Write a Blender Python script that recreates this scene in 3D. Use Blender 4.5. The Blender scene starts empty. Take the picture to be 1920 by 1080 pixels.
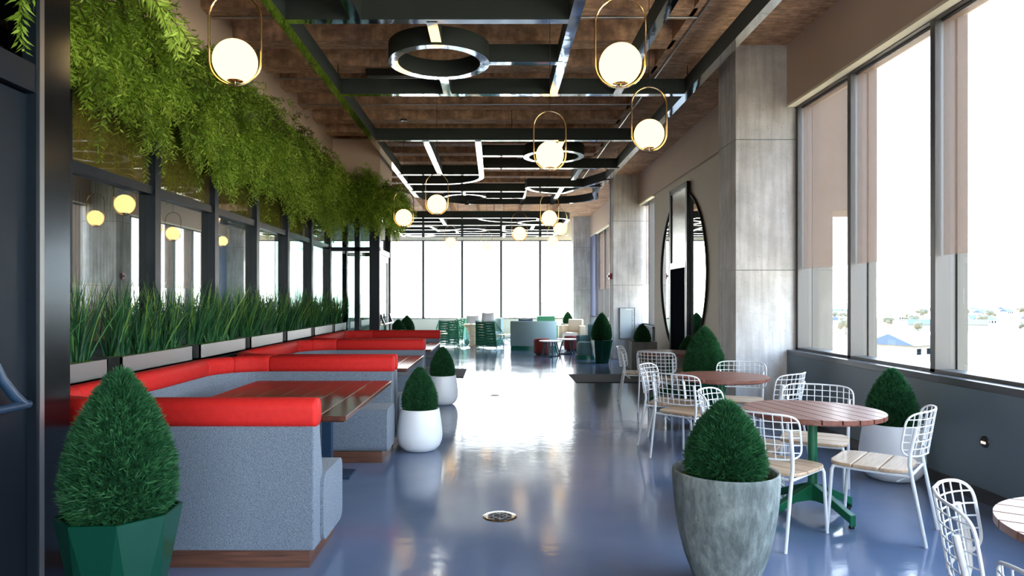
import bpy, math, random
import numpy as np
from mathutils import Vector, Matrix

random.seed(7)
RNG = np.random.default_rng(11)
COL = bpy.context.scene.collection
PI = math.pi

# ------------------------------------------------------------------ materials
def nt(name):
    m = bpy.data.materials.new(name)
    m.use_nodes = True
    n = m.node_tree
    n.nodes.clear()
    out = n.nodes.new('ShaderNodeOutputMaterial')
    return m, n, out

def lk(n, a, b):
    n.links.new(a, b)

def rgba(c):
    return (c[0], c[1], c[2], 1.0)

def pmat(name, col, rough=0.5, metal=0.0, spec=0.5, col2=None, nscale=4.0, ndetail=4.0, stretch=None,
         bump=0.0, bscale=40.0, coat=0.0, ramp=(0.35, 0.65), emit=None, sheen=0.0, rvar=0.0, bdist=0.02):
    m, n, out = nt(name)
    b = n.nodes.new('ShaderNodeBsdfPrincipled')
    b.inputs['Base Color'].default_value = rgba(col)
    b.inputs['Roughness'].default_value = rough
    b.inputs['Metallic'].default_value = metal
    b.inputs['Specular IOR Level'].default_value = spec
    b.inputs['Coat Weight'].default_value = coat
    b.inputs['Coat Roughness'].default_value = 0.12
    b.inputs['Sheen Weight'].default_value = sheen
    if emit:
        b.inputs['Emission Color'].default_value = rgba(emit[0])
        b.inputs['Emission Strength'].default_value = emit[1]
    lk(n, b.outputs[0], out.inputs[0])
    tc = n.nodes.new('ShaderNodeTexCoord')
    vec = tc.outputs['Object']
    if stretch:
        mp = n.nodes.new('ShaderNodeMapping')
        mp.inputs['Scale'].default_value = stretch
        lk(n, vec, mp.inputs[0])
        vec = mp.outputs[0]
    if col2 is not None or rvar:
        t = n.nodes.new('ShaderNodeTexNoise')
        t.inputs['Scale'].default_value = nscale
        t.inputs['Detail'].default_value = ndetail
        lk(n, vec, t.inputs['Vector'])
        if col2 is not None:
            r = n.nodes.new('ShaderNodeValToRGB')
            r.color_ramp.elements[0].position = ramp[0]
            r.color_ramp.elements[1].position = ramp[1]
            r.color_ramp.elements[0].color = rgba(col)
            r.color_ramp.elements[1].color = rgba(col2)
            lk(n, t.outputs[0], r.inputs[0])
            lk(n, r.outputs[0], b.inputs['Base Color'])
        if rvar:
            mr = n.nodes.new('ShaderNodeMapRange')
            mr.inputs['From Min'].default_value = 0.3
            mr.inputs['From Max'].default_value = 0.7
            mr.inputs['To Min'].default_value = max(0.02, rough - rvar)
            mr.inputs['To Max'].default_value = rough + rvar
            lk(n, t.outputs[0], mr.inputs[0])
            lk(n, mr.outputs[0], b.inputs['Roughness'])
    if bump:
        t2 = n.nodes.new('ShaderNodeTexNoise')
        t2.inputs['Scale'].default_value = bscale
        t2.inputs['Detail'].default_value = 3.0
        lk(n, vec, t2.inputs['Vector'])
        bp = n.nodes.new('ShaderNodeBump')
        bp.inputs['Strength'].default_value = bump
        bp.inputs['Distance'].default_value = bdist
        lk(n, t2.outputs[0], bp.inputs['Height'])
        lk(n, bp.outputs[0], b.inputs['Normal'])
    return m

def concrete(name, c1, c2, dark, rough=0.75, pits=True):
    m, n, out = nt(name)
    b = n.nodes.new('ShaderNodeBsdfPrincipled')
    b.inputs['Roughness'].default_value = rough
    lk(n, b.outputs[0], out.inputs[0])
    tc = n.nodes.new('ShaderNodeTexCoord')
    t = n.nodes.new('ShaderNodeTexNoise'); t.inputs['Scale'].default_value = 2.2; t.inputs['Detail'].default_value = 9; t.inputs['Roughness'].default_value = 0.65
    lk(n, tc.outputs['Object'], t.inputs['Vector'])
    r = n.nodes.new('ShaderNodeValToRGB')
    r.color_ramp.elements[0].position = 0.32; r.color_ramp.elements[1].position = 0.68
    r.color_ramp.elements[0].color = rgba(c1); r.color_ramp.elements[1].color = rgba(c2)
    lk(n, t.outputs[0], r.inputs[0])
    mp = n.nodes.new('ShaderNodeMapping'); mp.inputs['Scale'].default_value = (9, 9, 0.7)
    lk(n, tc.outputs['Object'], mp.inputs[0])
    t3 = n.nodes.new('ShaderNodeTexNoise'); t3.inputs['Scale'].default_value = 1.6; t3.inputs['Detail'].default_value = 5
    lk(n, mp.outputs[0], t3.inputs['Vector'])
    r3 = n.nodes.new('ShaderNodeValToRGB')
    r3.color_ramp.elements[0].position = 0.42; r3.color_ramp.elements[1].position = 0.8
    r3.color_ramp.elements[0].color = (0, 0, 0, 1); r3.color_ramp.elements[1].color = (0.55, 0.55, 0.55, 1)
    lk(n, t3.outputs[0], r3.inputs[0])
    mx = n.nodes.new('ShaderNodeMixRGB')
    mx.inputs['Color2'].default_value = rgba(dark)
    lk(n, r3.outputs[0], mx.inputs['Fac']); lk(n, r.outputs[0], mx.inputs['Color1'])
    last = mx.outputs[0]
    if pits:
        v = n.nodes.new('ShaderNodeTexVoronoi'); v.inputs['Scale'].default_value = 14
        lk(n, tc.outputs['Object'], v.inputs['Vector'])
        r2 = n.nodes.new('ShaderNodeValToRGB')
        r2.color_ramp.elements[0].position = 0.06; r2.color_ramp.elements[1].position = 0.12
        r2.color_ramp.elements[0].color = (1, 1, 1, 1); r2.color_ramp.elements[1].color = (0, 0, 0, 1)
        lk(n, v.outputs['Distance'], r2.inputs[0])
        t4 = n.nodes.new('ShaderNodeTexNoise'); t4.inputs['Scale'].default_value = 3.3
        lk(n, tc.outputs['Object'], t4.inputs['Vector'])
        mm = n.nodes.new('ShaderNodeMath'); mm.operation = 'MULTIPLY'
        lk(n, r2.outputs[0], mm.inputs[0]); lk(n, t4.outputs[0], mm.inputs[1])
        mx2 = n.nodes.new('ShaderNodeMixRGB'); mx2.inputs['Color2'].default_value = rgba([d * 0.6 for d in dark])
        lk(n, mm.outputs[0], mx2.inputs['Fac']); lk(n, last, mx2.inputs['Color1'])
        last = mx2.outputs[0]
    lk(n, last, b.inputs['Base Color'])
    bp = n.nodes.new('ShaderNodeBump'); bp.inputs['Strength'].default_value = 0.25; bp.inputs['Distance'].default_value = 0.02
    lk(n, t.outputs[0], bp.inputs['Height']); lk(n, bp.outputs[0], b.inputs['Normal'])
    return m

def glass(name, tint, base=0.04, gain=0.9, power=5.0, rough=0.0, gtint=(1, 1, 1)):
    m, n, out = nt(name)
    tr = n.nodes.new('ShaderNodeBsdfTransparent'); tr.inputs[0].default_value = rgba(tint)
    gl = n.nodes.new('ShaderNodeBsdfGlossy'); gl.inputs['Roughness'].default_value = rough
    gl.inputs['Color'].default_value = rgba(gtint)
    lw = n.nodes.new('ShaderNodeLayerWeight'); lw.inputs[0].default_value = 0.5
    p = n.nodes.new('ShaderNodeMath'); p.operation = 'POWER'; p.inputs[1].default_value = power
    lk(n, lw.outputs['Facing'], p.inputs[0])
    ma = n.nodes.new('ShaderNodeMath'); ma.operation = 'MULTIPLY_ADD'; ma.use_clamp = True
    ma.inputs[1].default_value = gain; ma.inputs[2].default_value = base
    lk(n, p.outputs[0], ma.inputs[0])
    mx = n.nodes.new('ShaderNodeMixShader')
    lk(n, ma.outputs[0], mx.inputs[0]); lk(n, tr.outputs[0], mx.inputs[1]); lk(n, gl.outputs[0], mx.inputs[2])
    lk(n, mx.outputs[0], out.inputs[0])
    return m

def leafmat(name, stops, rough=0.55, transl=0.35):
    """foliage colour picked per leaf from the mesh attribute 'tint'"""
    m, n, out = nt(name)
    a = n.nodes.new('ShaderNodeAttribute'); a.attribute_name = 'tint'
    r = n.nodes.new('ShaderNodeValToRGB')
    el = r.color_ramp.elements
    el[0].position = stops[0][0]; el[0].color = rgba(stops[0][1])
    el[1].position = stops[-1][0]; el[1].color = rgba(stops[-1][1])
    for pos, c in stops[1:-1]:
        e = el.new(pos); e.color = rgba(c)
    lk(n, a.outputs['Fac'], r.inputs[0])
    b = n.nodes.new('ShaderNodeBsdfPrincipled'); b.inputs['Roughness'].default_value = rough
    b.inputs['Specular IOR Level'].default_value = 0.3
    lk(n, r.outputs[0], b.inputs['Base Color'])
    t = n.nodes.new('ShaderNodeBsdfTranslucent')
    lk(n, r.outputs[0], t.inputs[0])
    mx = n.nodes.new('ShaderNodeMixShader'); mx.inputs[0].default_value = transl
    lk(n, b.outputs[0], mx.inputs[1]); lk(n, t.outputs[0], mx.inputs[2])
    lk(n, mx.outputs[0], out.inputs[0])
    return m

def woodmat(name, c1, c2, rough, coat=0.0, grain=(60, 2, 60), period=None):
    m, n, out = nt(name)
    b = n.nodes.new('ShaderNodeBsdfPrincipled')
    b.inputs['Roughness'].default_value = rough; b.inputs['Coat Weight'].default_value = coat
    b.inputs['Coat Roughness'].default_value = 0.1
    lk(n, b.outputs[0], out.inputs[0])
    tc = n.nodes.new('ShaderNodeTexCoord')
    mp = n.nodes.new('ShaderNodeMapping'); mp.inputs['Scale'].default_value = grain
    lk(n, tc.outputs['Object'], mp.inputs[0])
    t = n.nodes.new('ShaderNodeTexNoise'); t.inputs['Scale'].default_value = 1.0; t.inputs['Detail'].default_value = 6
    t.inputs['Distortion'].default_value = 0.6
    lk(n, mp.outputs[0], t.inputs['Vector'])
    r = n.nodes.new('ShaderNodeValToRGB')
    r.color_ramp.elements[0].position = 0.3; r.color_ramp.elements[1].position = 0.7
    r.color_ramp.elements[0].color = rgba(c1); r.color_ramp.elements[1].color = rgba(c2)
    lk(n, t.outputs[0], r.inputs[0])
    lk(n, r.outputs[0], b.inputs['Base Color'])
    return m

def weavemat(name, c1, c2):
    m, n, out = nt(name)
    b = n.nodes.new('ShaderNodeBsdfPrincipled'); b.inputs['Roughness'].default_value = 0.9
    b.inputs['Specular IOR Level'].default_value = 0.15; b.inputs['Sheen Weight'].default_value = 0.15
    lk(n, b.outputs[0], out.inputs[0])
    tc = n.nodes.new('ShaderNodeTexCoord')
    outs = []
    for sc in ((520, 520, 130), (130, 130, 520)):
        mp = n.nodes.new('ShaderNodeMapping'); mp.inputs['Scale'].default_value = sc
        lk(n, tc.outputs['Object'], mp.inputs[0])
        t = n.nodes.new('ShaderNodeTexNoise'); t.inputs['Scale'].default_value = 1.0; t.inputs['Detail'].default_value = 2
        lk(n, mp.outputs[0], t.inputs['Vector'])
        outs.append(t.outputs[0])
    ad = n.nodes.new('ShaderNodeMath'); ad.operation = 'ADD'
    lk(n, outs[0], ad.inputs[0]); lk(n, outs[1], ad.inputs[1])
    r = n.nodes.new('ShaderNodeValToRGB')
    r.color_ramp.elements[0].position = 0.40; r.color_ramp.elements[1].position = 0.60
    r.color_ramp.elements[0].color = rgba(c1); r.color_ramp.elements[1].color = rgba(c2)
    hf = n.nodes.new('ShaderNodeMath'); hf.operation = 'MULTIPLY'; hf.inputs[1].default_value = 0.5
    lk(n, ad.outputs[0], hf.inputs[0]); lk(n, hf.outputs[0], r.inputs[0])
    lk(n, r.outputs[0], b.inputs['Base Color'])
    bp = n.nodes.new('ShaderNodeBump'); bp.inputs['Strength'].default_value = 0.3; bp.inputs['Distance'].default_value = 0.002
    lk(n, hf.outputs[0], bp.inputs['Height']); lk(n, bp.outputs[0], b.inputs['Normal'])
    return m

def emitmat(name, col, strength):
    m, n, out = nt(name)
    e = n.nodes.new('ShaderNodeEmission'); e.inputs[0].default_value = rgba(col); e.inputs[1].default_value = strength
    lk(n, e.outputs[0], out.inputs[0])
    return m

def shademat(name, col, open_):
    m, n, out = nt(name)
    d = n.nodes.new('ShaderNodeBsdfDiffuse'); d.inputs[0].default_value = rgba(col)
    t = n.nodes.new('ShaderNodeBsdfTranslucent'); t.inputs[0].default_value = rgba(col)
    a = n.nodes.new('ShaderNodeMixShader'); a.inputs[0].default_value = 0.5
    lk(n, d.outputs[0], a.inputs[1]); lk(n, t.outputs[0], a.inputs[2])
    tr = n.nodes.new('ShaderNodeBsdfTransparent')
    mx = n.nodes.new('ShaderNodeMixShader'); mx.inputs[0].default_value = open_
    lk(n, a.outputs[0], mx.inputs[1]); lk(n, tr.outputs[0], mx.inputs[2])
    lk(n, mx.outputs[0], out.inputs[0])
    return m

M = {}
M['floor'] = pmat('epoxy_floor', (0.120, 0.165, 0.265), 0.12, 0, 0.6, col2=(0.155, 0.200, 0.305), nscale=1.3, ndetail=6,
                  bump=0.10, bscale=11, rvar=0.035, ramp=(0.3, 0.7), bdist=0.01)
M['column'] = concrete('column_concrete', (0.44, 0.43, 0.41), (0.70, 0.685, 0.67), (0.24, 0.205, 0.18))
M['slab'] = concrete('ceiling_concrete', (0.46, 0.275, 0.165), (0.80, 0.51, 0.325), (0.16, 0.095, 0.06), 0.85)
M['pot_stone'] = concrete('stone_pot', (0.15, 0.185, 0.18), (0.36, 0.40, 0.375), (0.10, 0.125, 0.12), 0.85)
def roughen(m, scale, strength, dist, stretch):
    n = m.node_tree
    b = next(q for q in n.nodes if q.type == 'BSDF_PRINCIPLED')
    tc = n.nodes.new('ShaderNodeTexCoord'); mp = n.nodes.new('ShaderNodeMapping'); mp.inputs['Scale'].default_value = stretch
    t = n.nodes.new('ShaderNodeTexNoise'); t.inputs['Scale'].default_value = scale; t.inputs['Detail'].default_value = 8; t.inputs['Roughness'].default_value = .7
    n.links.new(tc.outputs['Object'], mp.inputs[0]); n.links.new(mp.outputs[0], t.inputs['Vector'])
    bp = n.nodes.new('ShaderNodeBump'); bp.inputs['Strength'].default_value = strength; bp.inputs['Distance'].default_value = dist
    n.links.new(t.outputs[0], bp.inputs['Height']); n.links.new(bp.outputs[0], b.inputs['Normal'])
    src = b.inputs['Base Color'].links[0].from_socket
    r = n.nodes.new('ShaderNodeValToRGB'); r.color_ramp.elements[0].position = .40; r.color_ramp.elements[1].position = .62
    r.color_ramp.elements[0].color = (.55, .55, .55, 1); r.color_ramp.elements[1].color = (1.25, 1.25, 1.2, 1)
    n.links.new(t.outputs[0], r.inputs[0])
    mx = n.nodes.new('ShaderNodeMixRGB'); mx.blend_type = 'MULTIPLY'; mx.inputs['Fac'].default_value = .8
    n.links.new(src, mx.inputs['Color1']); n.links.new(r.outputs[0], mx.inputs['Color2']); n.links.new(mx.outputs[0], b.inputs['Base Color'])
roughen(M['pot_stone'], 22, .9, .012, (1, 1, .35))
roughen(M['slab'], 5, .35, .02, (1, 6, 1))
M['pot_box'] = concrete('grey_planter_box', (0.22, 0.22, 0.21), (0.33, 0.33, 0.31), (0.15, 0.15, 0.14), 0.8, False)
M['taupe'] = pmat('taupe_paint', (0.66, 0.50, 0.38), 0.8, col2=(0.62, 0.465, 0.35), nscale=1.2)
M['greywall'] = pmat('grey_wall_paint', (0.155, 0.205, 0.235), 0.5, col2=(0.145, 0.19, 0.22), nscale=0.8)
M['header'] = pmat('brown_grey_paint', (0.60, 0.465, 0.365), 0.7, col2=(0.56, 0.43, 0.335), nscale=0.8)
M['beige'] = pmat('light_beige_paint', (0.84, 0.79, 0.62), 0.8)
M['dimwall'] = pmat('dark_interior_paint', (0.10, 0.095, 0.09), 0.8)
M['mirrorwall'] = pmat('warm_grey_paint', (0.66, 0.59, 0.485), 0.75)
M['base'] = pmat('dark_baseboard', (0.055, 0.05, 0.05), 0.5)
M['sill'] = pmat('dark_sill', (0.075, 0.078, 0.085), 0.28, 0.0, 0.6)
M['alu'] = pmat('bronze_window_frame', (0.085, 0.08, 0.078), 0.42, 0.3)
M['blackalu'] = pmat('dark_frame_metal', (0.008, 0.013, 0.020), 0.36, 0.0, 0.22, rvar=0.05)
M['brushed'] = pmat('brushed_dark_steel', (0.085, 0.10, 0.12), 0.20, 1.0, bump=0.02, bscale=3, stretch=(90, 90, 1))
M['steel'] = pmat('brushed_steel', (0.36, 0.37, 0.38), 0.38, 1.0, bump=0.03, bscale=3, stretch=(2, 2, 160))
M['chrome'] = pmat('chrome', (0.75, 0.75, 0.75), 0.12, 1.0)
M['winglass'] = glass('window_glass', (0.96, 0.985, 0.98), 0.03, 0.9, 5)
M['partglass'] = glass('partition_glass', (0.52, 0.64, 0.62), 0.24, 0.60, 2.6)
M['spandrel'] = pmat('olive_reflection_spandrel', (0.105, 0.084, 0.016), 0.03, 0.0, 1.0, coat=1.0)  # reflection of warm ceiling and green fins put into the olive colour
M['spandrel'].node_tree.nodes['Principled BSDF'].inputs['Coat Roughness'].default_value = 0.015
M['darkglass'] = glass('dark_door_glass', (0.03, 0.04, 0.05), 0.03, 0.2, 4)
M['mirror'] = pmat('mirror', (0.86, 0.88, 0.87), 0.015, 1.0)
M['fin'] = pmat('dark_green_felt', (0.020, 0.029, 0.026), 0.75)
M['finmirror'] = pmat('polished_edge', (0.82, 0.86, 0.86), 0.05, 1.0, bump=0.10, bscale=2.5, bdist=0.02)
M['brass'] = pmat('brass', (0.80, 0.52, 0.24), 0.16, 1.0)
M['globe'] = emitmat('lit_opal_globe', (1.0, 0.63, 0.235), 1.3)
M['black'] = pmat('black_paint', (0.012, 0.012, 0.013), 0.5)
M['white'] = pmat('white_powder_coat', (0.80, 0.82, 0.83), 0.35)
M['whitepot'] = pmat('white_glazed_pot', (0.76, 0.79, 0.82), 0.38)
M['redvinyl'] = pmat('red_upholstery', (0.54, 0.016, 0.013), 0.7, spec=0.25, col2=(0.48, 0.013, 0.011), nscale=30, bump=0.05, bscale=260, bdist=0.002)
M['weave'] = weavemat('grey_blue_weave', (0.055, 0.085, 0.125), (0.235, 0.275, 0.33))
M['plinth'] = woodmat('walnut_plinth', (0.055, 0.022, 0.013), (0.15, 0.062, 0.035), 0.4, 0.2, (3, 3, 60))
M['tabletop'] = woodmat('dark_red_brown_boards', (0.060, 0.020, 0.013), (0.125, 0.042, 0.026), 0.30, 0.35, (40, 2.5, 40))
M['roundtop'] = woodmat('red_brown_slats', (0.15, 0.050, 0.034), (0.25, 0.092, 0.060), 0.40, 0.04, (2.5, 40, 40))
M['teak'] = woodmat('teak_slats', (0.44, 0.29, 0.175), (0.60, 0.43, 0.28), 0.5, 0.1, (3, 45, 45))
M['greenmetal'] = pmat('green_powder_coat', (0.008, 0.13, 0.055), 0.35)
M['greenpot'] = pmat('glossy_dark_green', (0.002, 0.042, 0.024), 0.20, 0, 0.35)
M['bluepost'] = pmat('dark_blue_post', (0.012, 0.035, 0.075), 0.4)
M['topiary'] = leafmat('topiary_green', [(0.0, (0.004, 0.028, 0.012)), (0.5, (0.014, 0.085, 0.032)), (1.0, (0.06, 0.22, 0.075))], 0.5, 0.25)
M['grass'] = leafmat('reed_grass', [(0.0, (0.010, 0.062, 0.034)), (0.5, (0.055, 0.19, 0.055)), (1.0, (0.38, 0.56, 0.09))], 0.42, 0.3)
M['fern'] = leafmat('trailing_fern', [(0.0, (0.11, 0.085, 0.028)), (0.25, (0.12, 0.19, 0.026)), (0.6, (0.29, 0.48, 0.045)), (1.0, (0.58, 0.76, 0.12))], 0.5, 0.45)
M['moss'] = pmat('moss', (0.055, 0.14, 0.012), 0.95, col2=(0.10, 0.22, 0.02), nscale=60, bump=0.8, bscale=120)
M['soil'] = pmat('dark_soil', (0.03, 0.02, 0.012), 0.95, bump=0.6, bscale=60)
M['mat'] = pmat('charcoal_mat', (0.035, 0.036, 0.042), 0.9, bump=0.3, bscale=200)
M['redplastic'] = pmat('red_alarm', (0.50, 0.012, 0.014), 0.35)
M['whiteplastic'] = pmat('white_plastic', (0.8, 0.8, 0.78), 0.4)
M['conduit'] = pmat('galvanised_conduit', (0.42, 0.41, 0.39), 0.35, 0.8)
M['seafoam'] = pmat('seafoam_fabric', (0.36, 0.52, 0.53), 0.85, col2=(0.32, 0.47, 0.48), nscale=90, sheen=0.2)
M['teal'] = pmat('teal_fabric', (0.14, 0.30, 0.31), 0.85, sheen=0.2)
M['tealbase'] = pmat('green_lacquer_base', (0.01, 0.17, 0.12), 0.3)
M['rope'] = pmat('green_rope', (0.012, 0.17, 0.085), 0.6)
M['wicker'] = pmat('pale_wicker', (0.55, 0.43, 0.28), 0.75, col2=(0.42, 0.31, 0.19), nscale=50)
M['cream'] = pmat('cream_fabric', (0.66, 0.58, 0.46), 0.9)
M['pouf'] = pmat('brick_red_fabric', (0.25, 0.028, 0.025), 0.85, sheen=0.2)
M['cushion'] = pmat('grey_cushion_fabric', (0.42, 0.43, 0.45), 0.9)
M['navycushion'] = pmat('navy_cushion_fabric', (0.04, 0.07, 0.14), 0.9)
M['tablewhite'] = pmat('white_laminate', (0.78, 0.79, 0.80), 0.3)
M['legdark'] = pmat('slate_leg_metal', (0.05, 0.08, 0.09), 0.4, 0.3)
M['shade'] = shademat('mesh_roller_shade', (0.20, 0.135, 0.105), 0.60)
M['shadeblue'] = pmat('slate_blue_panel', (0.15, 0.17, 0.28), 0.6)
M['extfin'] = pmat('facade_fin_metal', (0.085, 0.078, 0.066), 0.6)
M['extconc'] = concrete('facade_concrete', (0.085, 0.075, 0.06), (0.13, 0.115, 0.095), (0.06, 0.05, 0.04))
M['ground'] = pmat('dry_ground', (0.25, 0.21, 0.14), 0.95, col2=(0.36, 0.31, 0.23), nscale=0.02, ndetail=8)
M['road'] = pmat('asphalt', (0.10, 0.105, 0.12), 0.9)
M['housewall'] = pmat('stucco', (0.22, 0.205, 0.18), 0.9)
M['houseroof'] = pmat('slate_roof', (0.05, 0.075, 0.12), 0.85)
M['treecrown'] = pmat('bare_tree_crown', (0.11, 0.095, 0.07), 0.95, col2=(0.075, 0.085, 0.055), nscale=0.6)
M['bark'] = pmat('bark', (0.08, 0.06, 0.045), 0.9)
M['ribbed'] = pmat('grey_ribbed_panel', (0.07, 0.074, 0.072), 0.6)
M['orangebrick'] = pmat('lit_orange_tile', (0.60, 0.26, 0.08), 0.6, col2=(0.42, 0.16, 0.045), nscale=8)
M['stepglow'] = emitmat('warm_step_light', (1.0, 0.62, 0.32), 1.6)
M['frosted'] = pmat('frosted_panel', (0.52, 0.57, 0.57), 0.16, 0.0, 0.7, coat=0.4)
M['panelmetal'] = pmat('satin_panel', (0.34, 0.35, 0.37), 0.22, 0.9)
M['panelblack'] = pmat('black_glass_panel', (0.010, 0.013, 0.018), 0.85, 0.0, 0.0)
M['graymark'] = pmat('dark_grey_ink', (0.12, 0.14, 0.14), 0.6)

# ------------------------------------------------------------------ mesh builder
class MB:
    def __init__(s):
        s.v = []; s.f = []; s.mi = []; s.sm = []
    def add(s, vs, fs, mi=0, smooth=False):
        b = len(s.v)
        s.v.extend([tuple(p) for p in vs])
        for f in fs:
            s.f.append(tuple(b + i for i in f)); s.mi.append(mi); s.sm.append(smooth)
        return s
    def box(s, x0, x1, y0, y1, z0, z1, mi=0):
        vs = [(x, y, z) for z in (z0, z1) for y in (y0, y1) for x in (x0, x1)]
        fs = [(0, 2, 3, 1), (4, 5, 7, 6), (0, 1, 5, 4), (2, 6, 7, 3), (0, 4, 6, 2), (1, 3, 7, 5)]
        return s.add(vs, fs, mi)
    def tube(s, pts, r, n=8, closed=False, mi=0, cap=True, radii=None):
        P = [Vector(p) for p in pts]; N = len(P)
        T = []
        for i in range(N):
            if closed:
                t = P[(i + 1) % N] - P[i - 1]
            else:
                t = P[min(i + 1, N - 1)] - P[max(i - 1, 0)]
            T.append(t.normalized())
        up = Vector((0, 0, 1)) if abs(T[0].z) < 0.9 else Vector((1, 0, 0))
        nrm = (up - T[0] * up.dot(T[0])).normalized()
        vs = []
        for i in range(N):
            nrm = nrm - T[i] * nrm.dot(T[i])
            if nrm.length < 1e-6:
                nrm = T[i].orthogonal()
            nrm.normalize()
            bn = T[i].cross(nrm)
            rr = radii[i] if radii else r
            for k in range(n):
                a = 2 * PI * k / n
                vs.append(P[i] + (nrm * math.cos(a) + bn * math.sin(a)) * rr)
        fs = []
        m = N if closed else N - 1
        for i in range(m):
            j = (i + 1) % N
            for k in range(n):
                l = (k + 1) % n
                fs.append((i * n + k, i * n + l, j * n + l, j * n + k))
        s.add(vs, fs, mi, True)
        if cap and not closed:
            b = len(s.v) - len(vs)
            s.f.append(tuple(b + k for k in reversed(range(n)))); s.mi.append(mi); s.sm.append(False)
            s.f.append(tuple(b + (N - 1) * n + k for k in range(n))); s.mi.append(mi); s.sm.append(False)
        return s
    def cyl(s, p, q, r, n=12, mi=0, r2=None):
        return s.tube([p, q], r, n, mi=mi, radii=[r, r if r2 is None else r2])
    def lathe(s, prof, c=(0, 0, 0), n=48, mi=0, smooth=True, phase=0.0, cap0=False, cap1=False):
        vs = []
        for (r, z) in prof:
            for k in range(n):
                a = 2 * PI * k / n + phase
                vs.append((c[0] + r * math.cos(a), c[1] + r * math.sin(a), c[2] + z))
        fs = []
        for i in range(len(prof) - 1):
            for k in range(n):
                l = (k + 1) % n
                fs.append((i * n + k, i * n + l, (i + 1) * n + l, (i + 1) * n + k))
        if cap0: fs.append(tuple(reversed(range(n))))
        if cap1: fs.append(tuple((len(prof) - 1) * n + k for k in range(n)))
        return s.add(vs, fs, mi, smooth)
    def prism(s, poly, z0, z1, mi=0):
        n = len(poly)
        vs = [(x, y, z0) for x, y in poly] + [(x, y, z1) for x, y in poly]
        fs = [tuple(reversed(range(n))), tuple(range(n, 2 * n))]
        for i in range(n):
            j = (i + 1) % n
            fs.append((i, j, n + j, n + i))
        return s.add(vs, fs, mi)
    def sweep(s, path, prof, closed=False, mis=None, smooth=False, caps=True, pclosed=True):
        """sweep profile (u sideways to the right of travel, z up) along a flat path of (x, y)"""
        P = [Vector((p[0], p[1])) for p in path]; N = len(P); K = len(prof)
        vs = []
        for i in range(N):
            if closed or 0 < i < N - 1:
                a = (P[i] - P[i - 1]).normalized(); b = (P[(i + 1) % N] - P[i]).normalized()
            elif i == 0:
                a = b = (P[1] - P[0]).normalized()
            else:
                a = b = (P[-1] - P[-2]).normalized()
            na = Vector((a.y, -a.x)); nb = Vector((b.y, -b.x))
            mt = (na + nb)
            mt = mt / max(0.25, mt.dot(mt) / 2) if mt.length > 1e-6 else na
            for (u, z) in prof:
                vs.append((P[i].x + mt.x * u, P[i].y + mt.y * u, z))
        fs = []; ml = []
        for i in range(N if closed else N - 1):
            j = (i + 1) % N
            for k in range(K if pclosed else K - 1):
                l = (k + 1) % K
                fs.append((i * K + k, i * K + l, j * K + l, j * K + k)); ml.append(mis[k] if mis else 0)
        b0 = len(s.v)
        s.v.extend(vs)
        for f, m_ in zip(fs, ml):
            s.f.append(tuple(b0 + q for q in f)); s.mi.append(m_); s.sm.append(smooth)
        if caps and not closed and pclosed:
            s.f.append(tuple(b0 + k for k in reversed(range(K)))); s.mi.append(0); s.sm.append(False)
            s.f.append(tuple(b0 + (N - 1) * K + k for k in range(K))); s.mi.append(0); s.sm.append(False)
        return s
    def build(s, name, mats, parent=None, bevel=0.0, segs=2, angle=40, smooth=None):
        me = bpy.data.meshes.new(name)
        me.from_pydata(s.v, [], s.f)
        if not isinstance(mats, (list, tuple)): mats = [mats]
        for m in mats: me.materials.append(m)
        me.polygons.foreach_set('material_index', s.mi)
        sm = s.sm if smooth is None else [smooth] * len(s.f)
        me.polygons.foreach_set('use_smooth', sm)
        import bmesh
        bm = bmesh.new(); bm.from_mesh(me)
        bmesh.ops.recalc_face_normals(bm, faces=bm.faces)
        bm.to_mesh(me); bm.free()
        if any(sm): me.set_sharp_from_angle(angle=math.radians(angle))
        me.update()
        o = bpy.data.objects.new(name, me)
        COL.objects.link(o)
        if parent is not None: o.parent = parent
        if bevel:
            md = o.modifiers.new('bevel', 'BEVEL'); md.width = bevel; md.segments = segs; md.limit_method = 'ANGLE'
            md.angle_limit = math.radians(50)
            md.harden_normals = False
        return o

def np_mesh(name, verts, faces, mat, parent=None, tint=None, smooth=False):
    """verts (N,3), faces (M,k) numpy arrays"""
    me = bpy.data.meshes.new(name)
    nv, nf, k = len(verts), len(faces), faces.shape[1]
    me.vertices.add(nv); me.vertices.foreach_set('co', np.asarray(verts, dtype=np.float32).ravel())
    me.loops.add(nf * k); me.loops.foreach_set('vertex_index', faces.astype(np.int32).ravel())
    me.polygons.add(nf); me.polygons.foreach_set('loop_start', np.arange(0, nf * k, k, dtype=np.int32))
    me.update(calc_edges=True)
    me.validate()
    me.materials.append(mat)
    if tint is not None:
        at = me.attributes.new('tint', 'FLOAT', 'POINT')
        at.data.foreach_set('value', np.asarray(tint, dtype=np.float32))
    if smooth: me.polygons.foreach_set('use_smooth', [True] * nf)
    o = bpy.data.objects.new(name, me); COL.objects.link(o)
    if parent is not None: o.parent = parent
    return o

def tag(o, label=None, cat=None, group=None, kind=None):
    if label: o['label'] = label
    if cat: o['category'] = cat
    if group: o['group'] = group
    if kind: o['kind'] = kind
    return o

def empty(name, loc=(0, 0, 0), rz=0.0, label=None, cat=None, group=None, kind=None):
    o = bpy.data.objects.new(name, None); COL.objects.link(o)
    o.empty_display_size = 0.1
    o.location = loc; o.rotation_euler = (0, 0, rz)
    return tag(o, label, cat, group, kind)

def copy_tree(o, parent=None):
    c = o.copy(); COL.objects.link(c)
    if parent is not None: c.parent = parent
    for ch in list(o.children): copy_tree(ch, c)
    return c

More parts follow.
